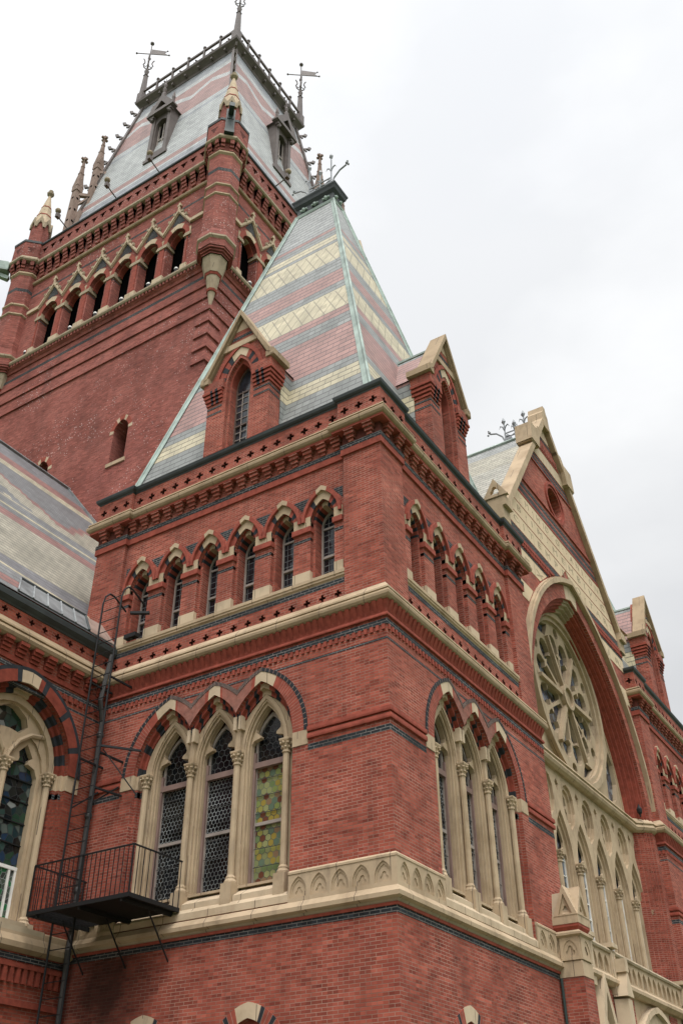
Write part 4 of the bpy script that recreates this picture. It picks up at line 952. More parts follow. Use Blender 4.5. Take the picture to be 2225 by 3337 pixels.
        if (x, y) == (TX1, TY0):
            G.box(F, -.20, .20, 44.85, 45.9, .95, 1.16); G.box(F, -.16, .16, 45.9, 46.7, .9, 1.18); G.box(F, -.24, .24, 44.75, 44.95, .95, 1.22)
            for q in (-.19, .19): G.box(F, q-.03, q+.03, 44.9, 46.65, .95, 1.2)
            G.box(F, -.13, .13, 46.2, 46.5, 1.15, 1.7); G.ball(G.P(F, 0, 46.68, 1.08), .14)
            for q in (-.11, 0, .11): G.box(F, q-.03, q+.03, 46.65, 46.9, .95, 1.05)
        else:
            G.box(F, -.28, .28, 44.3, 44.85, 1.1, 3.3); G.box(F, -.34, .34, 44.2, 44.35, 1.1, 2.2); G.box(F, -.2, .2, 44.8, 45.0, 1.2, 2.9)
            G.bar(G.P(F, 0, 43.8, 1.0), G.P(F, 0, 44.3, 2.4), .25)
        G.build('gargoyle_spout', P)
    # ---- roof
    def inset(s, z, e=0): return [(TX0+s-e, TY0+s-e, z), (TX1-s+e, TY0+s-e, z), (TX1-s+e, TY1-s+e, z), (TX0+s-e, TY1-s+e, z)]
    m = MB('tower_slate'); m.loft([inset(.45, 45.9), inset(.92, 47.6), inset(3.05, 62.0)]); rf = m.build('roof', P)
    m = MB('roof_iron')
    m.loft([inset(3.05, 61.8, .06), inset(3.05, 62.0, .10), inset(3.05, 62.15, .22), inset(3.05, 62.35, .42), inset(3.05, 62.55, .46), inset(3.05, 62.6, .40)])
    for F, a, b, c in ((TA, TX0+3.1, TX1-3.1, -3.0), (TB, TY0+3.1, TY1-3.1, -3.0)):
        for u in dots(a, b, 1.05): m.box(F, u-.06, u+.06, 62.0, 62.2, c, c+.28)
    for k, (a, b) in enumerate(zip(inset(.92, 47.6), inset(3.05, 62.0))):
        cx = MB('roof_iron')
        A3, B3 = Vector(a), Vector(b); cx.bar(A3, B3, .24, .24); o_ = Vector((a[0]-TCX, a[1]-TCY, 0)).normalized()
        for j in range(8):
            p = A3+(B3-A3)*(.26+.098*j)
            cx.bar(p, p+o_*.52+Vector((0,0,.16)), .09); cx.bar(p+o_*.46+Vector((0,0,.02)), p+o_*.56+Vector((0,0,.26)), .13, .2); cx.bar(p+o_*.22, p+o_*.34-Vector((0,0,.2)), .10)
        cx.build('hip_crockets', rf)
    m.build('roof_cornice', rf)
    # railing on the flat top
    R_ = MB('roof_iron'); c4 = inset(3.05, 62.6, .18)
    for k in range(4):
        a, b = Vector(c4[k]), Vector(c4[(k+1) % 4]); L_ = (b-a).length; n = 6
        R_.bar(a+Vector((0,0,1.32)), b+Vector((0,0,1.32)), .13, .17); R_.bar(a+Vector((0,0,.10)), b+Vector((0,0,.10)), .08)
        d = (b-a)/n
        for j in range(n+1):
            p = a+d*j
            if 0 < j < n: R_.bar(p, p+Vector((0,0,1.55)), .12); R_.ball((p.x, p.y, p.z+1.66), .13, 6)
            if j < n:
                q = p+d*.5
                R_.bar(q, q+Vector((0,0,.75)), .05); R_.ball((q.x, q.y, q.z+.78), .07, 5)
                for s in (-1, 1):
                    pts = [q+d.normalized()*s*t+Vector((0,0,z)) for t, z in ((0,.12),(.14,.2),(.27,.36),(.24,.5),(.14,.48),(.13,.4))]; R_.tube(pts, .048, 4)
                    pts = [q+d.normalized()*s*t+Vector((0,0,z)) for t, z in ((0,.45),(.10,.62),(.17,.6))]; R_.tube(pts, .045, 4)
    R_.build('roof_railing', P)
    # ---- roof dormers
    for F, c, base, oth in ((TA, TCX-.05, TY0, 1), (TB, TCY+.1, TX1, 1)):
        off = -(.92+.138*(52.0-46.2))+.15
        d = MB('roof_iron'); w0 = off-1.3
        d.plate(F, rect(c-.75, c+.75, 51.9, 56.3), [opening(c, 52.5, 55.2, .42, .5, 4)], w0, off)
        d.box(F, c-.88, c+.88, 51.62, 51.9, w0, off+.14)
        for s in (-1, 1): d.box(F, c+s*.62-.12, c+s*.62+.12, 51.9, 56.2, off, off+.1); d.box(F, c+s*.68-.16, c+s*.68+.16, 55.9, 56.35, off, off+.26); d.ball(d.P(F, c+s*.68, 55.8, off+.16), .13, 6)
        d.use('dark_void'); d.box(F, c-.5, c+.5, 52.4, 56, off-.4, off-.35); d.use('painted_wood')
        for q in (-.36, 0, .36): d.box(F, c+q-.045, c+q+.045, 52.5, 55.5, off-.3, off-.22)
        for q in (52.55, 53.9): d.box(F, c-.4, c+.4, q, q+.1, off-.3, off-.21)
        d.use('roof_iron')
        g_ = [(c-1.05, 56.15), (c+1.05, 56.15), (c+1.05, 56.3), (c, 57.9), (c-1.05, 56.3)]
        d.plate(F, g_, [[(c-.45, 56.45), (c+.45, 56.45), (c, 57.2)]], off-.1, off+.34); d.plate(F, [(c-.9, 56.2), (c+.9, 56.2), (c, 57.6)], [], off-3, off-.05, back=False)
        ax = d.P(F, c, 57.8, off+.2)
        d.lathe(ax[0], ax[1], [(.12, 57.6), (.16, 58.0), (.06, 58.2), (.14, 58.5), (.05, 58.7), (.12, 59.0), (.04, 59.2), (.02, 59.7)], 6)
        for s in (-1, 1):
            bx = d.P(F, c+s*.85, 56.3, off+.15); d.lathe(bx[0], bx[1], [(.10, 56.2), (.10, 56.9), (.13, 57.0), (.03, 57.6)], 4, 45)
        d.build('roof_dormer', rf)
    # ---- stone pinnacles on the rear hips
    for x, y, zb, zt in ((-24.2, 7.35, 48.6, 55.6), (-23.6, 8.0, 51.0, 58.2), (-12.6, 18.1, 48.6, 55.6), (-13.4, 16.6, 51.0, 58.9)):
        q = MB('iron_grey_stone'); o_ = Vector((x-TCX, (y-TCY), 0)).normalized(); px, py = x+o_.x*.25, y+o_.y*.25; h = zt-zb
        def S(r, z): r *= .8; return [(px-r, py-r, z), (px+r, py-r, z), (px+r, py+r, z), (px-r, py+r, z)]
        q.loft([S(.25, zb-1.6), S(.24, zb+.52*h)]); q.loft([S(.29, zb+.50*h), S(.29, zb+.56*h)])
        q.loft([S(.24, zb+.56*h), S(.22, zb+.64*h)]); q.loft([S(.21, zb+.64*h), S(.15, zb+.76*h)]); q.loft([S(.18, zb+.75*h), S(.17, zb+.765*h)]); q.loft([S(.14, zb+.76*h), S(.10, zb+.86*h)]); q.loft([S(.125, zb+.855*h), S(.12, zb+.87*h)]); q.loft([S(.10, zb+.86*h), S(.07, zt-.45)])
        q.bar((px, py, zt-.5), (px, py, zt), .14); q.bar((px-.24, py-.0, zt-.27), (px+.24, py+.0, zt-.27), .13); q.bar((px, py-.24, zt-.27), (px, py+.24, zt-.27), .13)
        for F in (frame(px, py, -90), frame(px, py, 0)):
            q.plate(F, [(-.26, zb+.56*h), (.26, zb+.56*h), (0, zb+.69*h)], [], .1, .235)
        q.use('dark_void')
        for t in (.10, .25, .40):
            for F in (frame(px, py, -90), frame(px, py, 0)): q.plate(F, circle(0, zb+t*h, .09, 8), [], .1, .205)
        q.use('iron_grey_stone')
        ip = Vector((px, py, 0))-o_*1.0
        q.bar((px, py, zb+.47*h), (ip.x, ip.y, zb+.47*h), .2, .25); q.bar((px, py, zb+.30*h), (px-o_.x*.75, py-o_.y*.75, zb+.45*h), .12)
        q.build('pinnacle', P)
    # low parapet piers at the left corner of the roof
    q = MB('iron_grey_stone')
    for dx in (.55, 1.3): q.box(TA, TX0+dx+.5, TX0+dx+1.1, 46, 50.2 if dx < 1 else 48.4, -1.7, -1.1)
    q.build('corner_pier', P)
    return P
make_tower()
# weathervanes standing on the four corners of the tower's flat top
def make_vane(x, y, label):
    V = thing('weathervane', label, 'weathervane', (x, y, 62.6), 'iron weathervanes on the tower top')
    m = MB('roof_iron')
    S = lambda r, z: [(x-r, y-r, z), (x+r, y-r, z), (x+r, y+r, z), (x-r, y+r, z)]
    m.loft([S(.23, 62.55), S(.23, 63.6)]); m.loft([S(.16, 63.6), S(.11, 65.9)]); m.loft([S(.15, 65.9), S(.08, 66.1), S(.13, 66.5), S(.08, 66.55)]); m.lathe(x, y, [(.10, 66.5), (.06, 67.2), (.035, 70.0)], 6)
    for k in range(4):
        a = pi/4+pi/2*k; q = [(x+cos(a)*r, y+sin(a)*r, z) for r, z in ((.05, 66.7), (.26, 66.95), (.34, 67.25), (.24, 67.5), (.27, 67.75), (.36, 67.95))]; m.tube(q, .045, 5)
        q = [(x+cos(a)*r, y+sin(a)*r, z) for r, z in ((.05, 67.2), (.18, 67.05), (.26, 67.15))]; m.tube(q, .03, 4)
    m.lathe(x, y, [(.04, 67.95), (.11, 68.05), (.11, 68.15), (.04, 68.25)], 8)
    m.build('pole', V); m = MB('roof_iron'); m.ball((x, y, 70.1), .15, 8); m.build('ball', V)
    b = MB('roof_iron'); d = Vector((.80, .60, 0)); F = (x, y, d.x, d.y, d.y, -d.x)
    b.plate(F, [(.05, 68.72), (1.0, 68.72), (1.22, 68.72), (.98, 68.95), (1.14, 69.18), (.05, 69.32)], [], -.02, .02, back=True)
    b.bar((x-d.x*.95, y-d.y*.95, 68.72), (x+d.x*1.32, y+d.y*1.32, 68.72), .05); b.ball((x-d.x*.95, y-d.y*.95, 68.72), .08, 6); b.ball((x+d.x*1.32, y+d.y*1.32, 68.72), .07, 6); b.ball((x+d.x*1.18, y+d.y*1.18, 69.24), .06, 6)
    b.build('banner', V); return V
_e = 3.05-.18
make_vane(TX1-_e, TY0+_e, 'weathervane on the nearest corner of the tower top, at the top edge of the photo')
make_vane(TX0+_e, TY0+_e, 'weathervane on the left corner of the tower top')
make_vane(TX1-_e, TY1-_e, 'weathervane on the right corner of the tower top')
# ball lamps on arms along the tower's gutter
def ball_lamp(x, y, dx, dy, label):
    t = thing('gutter_lamp', label, 'lamp', (x, y, 46.1), 'ball lamps on arms at the tower gutter')
    m = MB('roof_iron'); m.bar((x, y, 46.05), (x+dx, y+dy, 46.35), .05); m.box(frame(x+dx, y+dy, -90), -.09, .09, 46.25, 46.55, -.12, .12, True); m.build('arm', t)
    m = MB('grimy_stone'); m.ball((x+dx*1.05, y+dy*1.05, 46.78), .17, 8); m.build('globe', t)
ball_lamp(-22.6, 6.2, 0, -1.05, 'small globe lamp on an arm at the gutter, near the left turret')
ball_lamp(-18.95, 6.2, 0, -1.05, 'small globe lamp on an arm at the gutter, under the left roof dormer')
ball_lamp(-15.95, 6.2, 0, -1.05, 'small globe lamp on an arm at the gutter, left of the nearest turret')
ball_lamp(-11.65, 9.9, 1.05, 0, 'small globe lamp on an arm at the gutter, right of the nearest turret')
# lantern floodlights on the belfry sill
def lantern(F, u, label):
    x, y, _ = MB().P(F, u, 0, -.05); t = thing('belfry_lantern', label, 'lantern', (x, y, 37.1), 'small lanterns on the belfry sill')
    m = MB('black_iron'); m.lathe(x, y, [(.05, 37.1), (.03, 37.2), (.03, 37.35), (.08, 37.42), (.10, 37.62), (.07, 37.7)], 8); m.build('body', t)
    m = MB('white_frame'); m.lathe(x, y, [(.10, 37.62), (.11, 37.66), (.08, 37.74), (.02, 37.76)], 8); m.build('cap', t)
for j, nm in enumerate(('first belfry opening from the left', 'second belfry opening from the left', 'third belfry opening from the left', 'fourth belfry opening from the left', 'fifth belfry opening from the left', 'belfry opening left of the nearest turret')):
    lantern(TA, TCX+(j-2.5)*1.71+.22 if j else TCX-3*1.71-.35, 'small dark lantern on the sill of the '+nm)
lantern(TB, TCY+.2-2.5*1.71+.25, 'small dark lantern on the sill right of the nearest turret')

# ------------------------------------------------------------ transept between the two pavilions
def text_on(F, txt, u0, v0, size, w, mat, parent, name='inscription', width=None):
    cu = bpy.data.curves.new(name, 'FONT'); cu.body = txt; cu.size = size; cu.extrude = .004; cu.space_character = 1.25; cu.resolution_u = 2
    ob = bpy.data.objects.new(name, cu); COL.objects.link(ob)
    me = bpy.data.meshes.new_from_object(ob); bpy.data.objects.remove(ob); bpy.data.curves.remove(cu)
    xs = [v.co.x for v in me.vertices]; sx = (width/(max(xs)-min(xs))) if width else 1
    vs = [((v.co.x-min(xs))*sx+u0, v.co.y+v0, v.co.z) for v in me.vertices]
    m = MB(mat); m.v = [m.P(F, u, v, w+q) for u, v, q in vs]; m.f = [tuple(p.vertices) for p in me.polygons]; m.mi = [0]*len(m.f)
    bpy.data.meshes.remove(me); return m.build(name, parent)
def make_transept():
    P = thing('transept_hall', 'gabled brick transept with rose window and lettered stone bands between the two pavilions', 'building', (-5, 13.17, 0))
    F = (-.25, 0, 0, 1, 1, 0); c = 13.17; y0, y1 = 8.05, 18.3
    R0 = (0, 0, 0, 1, 1, 0)
    zs = 12.4
    hw, ri = 4.72, 6.35
    gz = lambda u, off=0: 27.0+off-abs(u-c)*(27.0-19.75)/5.12
    m = MB('red_brick')
    arch0 = parch(c, zs, hw, ri, 14)
    gable = [(y0, 0), (c-hw, 0)]+arch0+[(c+hw, 0), (y1, 0), (y1, 18.2), (c+5.02, 19.9), (c, 26.9), (c-5.02, 19.9), (y0, 18.2)]
    m.plate(F, gable, [circle(c, 22.85, .62, 18)], -.35, 0)
    m.face([m.P(F, y0, 0, -9), m.P(F, y0, 18, -9), m.P(F, y0, 18, -.9), m.P(F, y0, 0, -.9)])
    m.build('gable_wall', P)
    m = MB('moulded_brick')                              # the deep recessed arch: five stepped orders
    def outl(d, n=16, zb=7.0): a = parch(c, zs, hw-d, ri-d*1.25, n); return [(c-hw+d, zb)]+a+[(c+hw-d, zb)]
    m.ring(F, [(p[0], p[1]) for p in outl(-.42)][1:-1], outl(0)[1:-1], -.05, .03, lambda i, n: 'pale_stone' if abs(i-15.5) < 1.5 else 'red_brick')
    for k in range(5):
        d0, d1 = .075*k+.0, .075*(k+1); w1 = -.02-.125*k
        m.ring(F, outl(d0), outl(d1), w1-.16, w1-(.0 if k else .06), lambda i, n, k=k: 'grimy_stone' if abs(i-n/2+.5) < 1.2 else ('red_brick' if i in (0, n-1) else 'moulded_brick'), outer=False)
    m.ring(F, outl(.375), outl(.45), -1.0, -.66, lambda i, n: 'sandstone', outer=False)
    m.build('arch_orders', P)
    m = MB('sandstone')                                  # hood mould
    h = lambda d: [p for p in parch(c, zs, hw+d, ri+d*1.3, 18)]
    m.ring(F, h(.57), h(.43), -.05, .18); m.ring(F, h(.61), h(.57), -.05, .11)
    m.build('hood_mould', P)
    # ---- rose and lights
    rc, rz, rr = c, 15.32, 2.82
    T = (-.88, 0, 0, 1, 1, 0)
    m = MB('tracery_stone')
    petals = []
    def pt(r, a): return (rc+r*cos(a), rz+r*sin(a))
    for k in range(6):
        a0 = pi/2+2*pi*k/6
        for s in (-1, 1):                                 # two cusped lights between each pair of spokes
            ac = a0+s*.245; da = .212
            rad = 1.72*sin(da); cen = pt(1.80, ac)
            arcp = [(cen[0]+rad*cos(ac-pi/2+pi*i/7), cen[1]+rad*sin(ac-pi/2+pi*i/7)) for i in range(8)]
            petals.append([pt(.58, ac-.13), pt(1.15, ac-da*.95), pt(1.42, ac-da), pt(1.50, ac-da*.45), pt(1.58, ac-da)]+arcp+[pt(1.58, ac+da), pt(1.50, ac+da*.45), pt(1.42, ac+da), pt(1.15, ac+da*.95), pt(.58, ac+.13)])
        petals.append([(pt(2.36, a0)[0]+.20*cos(t), pt(2.36, a0)[1]+.20*sin(t)) for t in [2*pi*i/10 for i in range(10)]])
        am = a0+pi/6
        petals.append([pt(2.28, am-.13), pt(2.50, am-.22), pt(2.58, am), pt(2.50, am+.22), pt(2.28, am+.13), pt(2.12, am)])
    full = [(c-4.6, 12.45), (c+4.6, 12.45)]+[p for p in parch(c, zs, hw-.40, ri-.5, 16)[::-1] if p[1] > 12.5]
    sp_ = []
    for s in (-1, 1):                                     # lower spandrel foils
        u = c+s*3.22; sp_.append([(u+dx*s, z) for dx, z in ((-.28, 12.85), (.05, 12.72), (.55, 13.1), (.78, 13.7), (.72, 14.35), (.42, 14.75), (.12, 14.3), (-.2, 13.6))][::s])
        sp_.append([(c+s*(1.05), 18.2-.12), (c+s*.62, 18.55), (c+s*.2, 18.32)][::s] if False else circle(c+s*.0, 19.9, .01, 3) if False else [(c+s*2.55, 17.25), (c+s*2.15, 17.75), (c+s*1.85, 17.62), (c+s*2.2, 17.15)][::s])
    m.plate(T, full, petals+sp_, -.20, -.06, osides=False)
    m.ring(T, circle(rc, rz, rr+.13, 48)+[circle(rc, rz, rr+.13, 48)[0]], circle(rc, rz, rr-.08, 48)+[circle(rc, rz, rr-.08, 48)[0]], -.1, .14)
    m.ring(T, circle(rc, rz, rr-.08, 48)+[circle(rc, rz, rr-.08, 48)[0]], circle(rc, rz, rr-.22, 48)+[circle(rc, rz, rr-.22, 48)[0]], -.1, .05)
    for k in range(6):                                    # heavy spokes
        a = pi/2+2*pi*k/6+pi/6
        p0, p1 = (rc+.42*cos(a), rz+.42*sin(a)), (rc+2.1*cos(a), rz+2.1*sin(a)); nx, nz = -sin(a)*.065, cos(a)*.065
        m.plate(T, [(p0[0]-nx, p0[1]-nz), (p1[0]-nx, p1[1]-nz), (p1[0]+nx, p1[1]+nz), (p0[0]+nx, p0[1]+nz)], [], -.1, .06)
    m.plate(T, circle(rc, rz, .43, 24), [circle(rc, rz, .32, 24)], -.1, .11); m.plate(T, circle(rc, rz, .33, 24), [], -.1, .02)
    rose = m.build('rose_window', P)
    g = MB('blue_glass'); g.plate(T, [(c-4.6, 12.4), (c+4.6, 12.4)]+parch(c, zs, hw-.3, ri-.4, 12)[::-1], [], -.26, -.20, osides=False); g.build('pane', rose)
    # transom moulding returning round the jambs
    m = MB('sandstone')
    tp = [(-1.4, y0), (-.68, y0), (-.68, c+4.36), (-.30, c+4.72), (-.25, y1), (-.25, y1+.05)]
    m.sweep([(-.70, y0), (-.70, c+4.34), (-.26, c+4.78), (-.26, y1)], [(-.4, 12.12), (.02, 12.12), (.10, 12.18), (.14, 12.27), (.10, 12.35), (.10, 12.38), (.14, 12.40), (.12, 12.46), (-.02, 12.60), (-.4, 12.62)])
    m.build('transom', P)
    D = (-.78, 0, 0, 1, 1, 0); pit = 1.535
    m = MB('sandstone'); cs = [c+(k-2.5)*pit for k in range(6)]; bs = [c+(k-3)*pit for k in range(7)]
    ol = rect(c-4.65, c+4.65, 7.3, 12.15)
    heads = [opening(q, 7.35, 9.62, .60, 1.40, 8) for q in cs]
    cups = []
    for b in bs[1:-1]: cups.append([(b, 10.62), (b+.30, 10.85), (b+.43, 11.2), (b+.40, 11.6), (b+.25, 11.85), (b, 11.95), (b-.25, 11.85), (b-.40, 11.6), (b-.43, 11.2), (b-.30, 10.85)])
    for b, s in ((bs[0], 1), (bs[-1], -1)): cups.append([(b+s*.02, 10.7), (b+s*.32, 10.9), (b+s*.43, 11.25), (b+s*.38, 11.62), (b+s*.2, 11.88), (b+s*.02, 11.95)][::s])
    ey = [[(q-.13, 11.78), (q, 11.55), (q+.13, 11.78), (q, 11.92)] for q in cs]
    m.plate(D, ol, heads+cups+ey, -.08, 0, osides=False)
    m.plate(D, ol, [opening(q, 7.35, 9.62, .54, 1.28, 8) for q in cs]+[[(b+(x-b)*.82, 11.28+(z-11.28)*.82) for x, z in cp] for b, cp in zip(bs[1:-1], cups)], -.15, -.08, osides=False)
    def cusp(q):
        L_ = [(q-.46, 7.35), (q-.46, 9.75), (q-.42, 9.86), (q-.20, 9.93), (q-.21, 9.99), (q-.30, 10.06), (q-.31, 10.2), (q-.2, 10.4), (q, 10.62)]; L_ = [(2*q-x, z) for x, z in L_[:-1]]+[L_[-1]]+L_[:-1][::-1]; return L_
    def cupc(b):
        return [(b, 10.92), (b+.16, 11.0), (b+.19, 11.18), (b+.08, 11.3), (b+.19, 11.42), (b+.15, 11.6), (b, 11.7), (b-.15, 11.6), (b-.19, 11.42), (b-.08, 11.3), (b-.19, 11.18), (b-.16, 11.0)]
    m.plate(D, ol, [cusp(q) for q in cs]+[cupc(b) for b in bs[1:-1]], -.22, -.15, osides=False)
    lw = m.build('great_window', P)
    g = MB('blue_glass'); g.box(D, c-4.6, c+4.6, 7.35, 12.1, -.30, -.25); g.build('pane', lw)
    m = MB('white_frame')
    for q in cs:
        for s in (-1, 1): m.box(D, q+s*.44-.02, q+s*.44+.02, 7.4, 9.9, -.25, -.215)
        for j in range(6): m.box(D, q-.44, q+.44, 7.6+j*.42, 7.625+j*.42, -.25, -.22)
    m.build('glazing_bar', lw)
    for b in bs:
        s = MB(); colonnette(s, D, b, .05, 7.30, 9.66, .085); s.build('colonnette', P)
    m = MB('sandstone'); m.sweep([(-.78, y0), (-.78, y1)], [(-.4, 7.0), (.22, 7.0), (.20, 7.15), (-.05, 7.36), (-.4, 7.38)]); m.build('great_window_sill', P)
    m = MB('red_brick'); m.box((-.9, 0, 0, 1, 1, 0), y0, y1, 0, 7.05, -.3, 0)
    m.build('lower_wall', P)
    # ---- gable bands, letters, coping
    def span(z, pad=.30): h_ = (26.9-z)*5.12/7.25-pad; return max(y0+.0, c-h_), min(y1, c+h_)
    aw = lambda z: 0 if z > zs+ri+.9 else (sqrt(max(0, ((ri+.85)**2+(hw+.66)**2)**2/(2*(hw+.66))**2-(z-zs)**2)))-(((ri+.85)**2-(hw+.66)**2)/(2*(hw+.66)))
    m = MB('sandstone')
    def band(mat, z0, z1, w, cut=True, pad=.30):
        m.use(mat); a0, b0 = span(z0, pad); a1, b1 = span(z1, pad)
        k0, k1 = max(0, aw(z0)) if cut else 0, max(0, aw(z1)) if cut else 0
        if k0 > .02: m.plate(F, [(a0, z0), (c-k0, z0), (c-k1, z1), (a1, z1)], [], -.05, w); m.plate(F, [(c+k0, z0), (b0, z0), (b1, z1), (c+k1, z1)], [], -.05, w)
        else: m.plate(F, [(a0, z0), (b0, z0), (b1, z1), (a1, z1)], [], -.05, w)
    band('lettered_stone', 16.75, 17.35, .012); band('lettered_stone', 18.12, 18.66, .012); band('dark_brick', 18.66, 18.74, .02); band('moulded_brick', 18.95, 19.08, .05); band('dark_brick', 19.08, 19.36, .02)
    for k in range(3): band('lettered_stone', 19.40+k*.60, 19.97+k*.60, .013); band('moulded_brick', 19.37+k*.60, 19.40+k*.60, .016)
    band('moulded_brick', 21.16, 21.26, .025, False); band('dark_brick', 21.30, 21.52, .006, False); band('dark_brick', 21.64, 21.82, .006, False); band('moulded_brick', 21.98, 22.05, .05, False)
    band('moulded_brick', 23.75, 23.81, .04, False); band('dark_brick', 23.9, 24.05, .006, False); band('dark_brick', 24.15, 24.28, .006, False); band('pale_stone', 24.36, 24.92, .014, False); band('moulded_brick', 24.92, 25.0, .03, False); band('dark_brick', 25.62, 25.75, .006, False); band('pale_stone', 25.80, 26.6, .012, False)
    for z, pd in ((19.385, .11), (19.985, .11), (20.585, .11), (21.2, .11), (18.82, .14), (25.1, .16), (24.33, .11)):
        a, b = span(z, .35); m.use('red_brick' if z != 18.82 else 'moulded_brick')
        for u in dots(a, b, pd):
            if abs(u-c) < max(0, aw(z))+.05: continue
            hgt = .10 if z in (18.82,) else (.20 if z == 25.1 else .022); m.box(F, u-pd*.27, u+pd*.27, z-hgt*.5, z+hgt, 0, .05 if hgt > .05 else .02)
    m.build('gable_bands', P)
    for txt, u0, z, wd in (('· M · H ID · O · · A N I · O N', 0, 20.75, None), ('B · I M · M E M B I V · C', 0, 20.15, None), ('C I T E M P E R O · T A R I', 0, 19.55, None)):
        a, b = span(z+.1, .75)
        k = aw(z)
        text_on(F, txt, a, z+.05, .34, .0135, 'grimy_stone', P, width=b-a)
    for s_, tx in ((-1, 'S E X'), (1, 'V I R')):
        a, b = span(18.3, .2); k = aw(18.66)+.1
        if s_ < 0: text_on(F, tx, a+.35, 18.24, .32, .0135, 'grimy_stone', P, width=max(.5, c-k-a-.6))
        else: text_on(F, tx, c+k+.2, 18.24, .32, .0135, 'grimy_stone', P, width=max(.5, b-c-k-.6))
    m = MB('moulded_brick'); q = circle(c, 22.85, .86, 28); q.append(q[0]); q2 = circle(c, 22.85, .62, 28); q2.append(q2[0]); q3 = circle(c, 22.85, .74, 28); q3.append(q3[0]); m.ring(F, q, q3, -.05, .06); m.ring(F, q3, q2, -.3, .02); m.use('dark_void'); m.plate(F, circle(c, 22.85, .63, 20), [], -.6, -.5); m.build('oculus', P)
    m = MB('sandstone')                                   # gable coping, kneelers, stepped apex
    for s in (-1, 1):
        g_ = lambda d, z: (c+s*((27.0-z)*5.12/7.25+d), z)
        def slab(za, zb, t, w0, w1, d=0):
            pts = [g_(-.22+d, za), g_(t+d, za), g_(t+d, zb), g_(-.22+d, zb)]
            m.plate(F, pts if s > 0 else pts[::-1], [], w0, w1)
        slab(19.75, 24.5, .06, -.34, .18); slab(24.45, 25.7, .20, -.34, .20); slab(25.6, 26.9, .08, -.34, .18)
        u = c+s*1.62; pts = [(c+s*1.30, 24.5), (c+s*2.02, 24.5), (c+s*1.92, 25.35), (c+s*1.10, 25.35)]; m.plate(F, pts[::s], [], -.40, .23)
        # kneeler with a little trefoiled gablet
        u = c+s*5.15; a, b = sorted((u-s*.25, u+s*.28)); m.box(F, a, b, 19.45, 19.78, -.46, .22, True)
        m.box(F, a-.0, b+.0, 19.0, 19.45, -.42, .10)
        K = (-.25-.1, u+s*.28-.02, 1, 0, 0, -1) if s < 0 else (-.35, u+s*.28, -1, 0, 0, 1)
        m.plate(K, [(-.42, 19.8), (.42, 19.8), (0, 20.5)], [trefoil(0, 20.02, .16, 4)], -.12, .02)
    m.plate(F, [(c-.30, 26.35), (c+.30, 26.35), (c+.26, 27.05), (c+.14, 27.2), (c+.10, 27.45), (c-.10, 27.45), (c-.14, 27.2), (c-.26, 27.05)], [], -.42, .20, back=True)
    m.build('coping', P)
    m = MB('pale_slate')
    for s in (-1, 1):
        q = [m.P(F, c, 26.4, -.4), m.P(F, c, 26.4, -12.5), m.P(F, c+s*5.25, 18.9, -12.5), m.P(F, c+s*5.25, 18.9, -.4)]
        m.face(q if s < 0 else q[::-1])
    m.use('copper_green'); m.tube([m.P(F, c, 26.42, -.5), m.P(F, c, 26.42, -12)], .09, 6)
    m.build('roof', P)
    return P
make_transept()

# ------------------------------------------------------------ iron crestings
def curl(m, p, d, pts, r): m.tube([(p[0]+d[0]*t, p[1]+d[1]*t, p[2]+z) for t, z in pts], r, 5)
def fleur(m, p, d, h, r, wide):
    m.tube([(p[0], p[1], p[2]), (p[0], p[1], p[2]+h)], r, 5)
    m.lathe(p[0], p[1], [(.02, p[2]+h-.02), (r*3.2, p[2]+h+.14), (.01, p[2]+h+.34)], 4, 0)
    for s in (-1, 1): curl(m, (p[0], p[1], p[2]+h*.62), (d[0]*s, d[1]*s), ((0, 0), (wide*.35, .22), (wide*.75, .28), (wide, .16)), [r, r, r*.9, r*.4])
def make_cresting(name, label, pts, d, h, side, lift=0):
    t = thing(name, label, 'roof cresting', pts[0]); n = len(pts)
    m = MB('cresting_iron'); a, b = Vector(pts[0]), Vector(pts[-1])
    for z in (.55*side+lift, .95*side+lift): m.bar(a+Vector((0,0,z)), b+Vector((0,0,z)), .04)
    for p in pts: m.bar(p, (p[0], p[1], p[2]+.95*side+lift), .05)
    m.build('rail', t)
    for i, p in enumerate(pts):
        f_ = MB('cresting_iron')
        big = i in (0, n-1); fleur(f_, (p[0], p[1], p[2]+.2*side), d, h if big else h*.68, .03, .42*side if big else .28*side)
        if not big:
            for k in range(4): a_ = pi/2*k; f_.ball((p[0]+.13*side*cos(a_)*d[0], p[1]+.13*side*cos(a_)*d[1], p[2]+.6*side+lift+.13*side*sin(a_)), .08*side, 5)
        else:
            s = -1 if i == 0 else 1
            q = side; p = (p[0], p[1], p[2]+lift)
            curl(f_, p, (d[0]*s, d[1]*s), tuple((t_*q, z_*q) for t_, z_ in ((.05, .1), (.25, .75), (.7, 1.25), (1.25, 1.45))), .035)
            e_ = (p[0]+d[0]*s*1.3*q, p[1]+d[1]*s*1.3*q, p[2]+1.5*q)
            for dx_, dz_, r_ in ((0, .12, .12), (.12, -.12, .09), (.05, .28, .08)): f_.ball((e_[0]+d[0]*s*dx_*q, e_[1]+d[1]*s*dx_*q, e_[2]+dz_*q), r_*q, 6)
            f_.plate((p[0], p[1], d[0], d[1], d[1], -d[0]), [(0, p[2]), (-s*.6*q, p[2]), (-s*.5*q, p[2]+.5*q), (-s*.2*q, p[2]+.8*q), (0, p[2]+.7*q)][::(1 if s < 0 else -1)], [], -.02, .02, back=True)
        f_.build('finial', t)
    return t
make_cresting('iron_cresting', 'wrought iron flower cresting on the flat top of the near pavilion roof', [(-5.0+.51*k, 3.99, 33.24) for k in range(3)], (1, 0), 2.15, .55, .55)
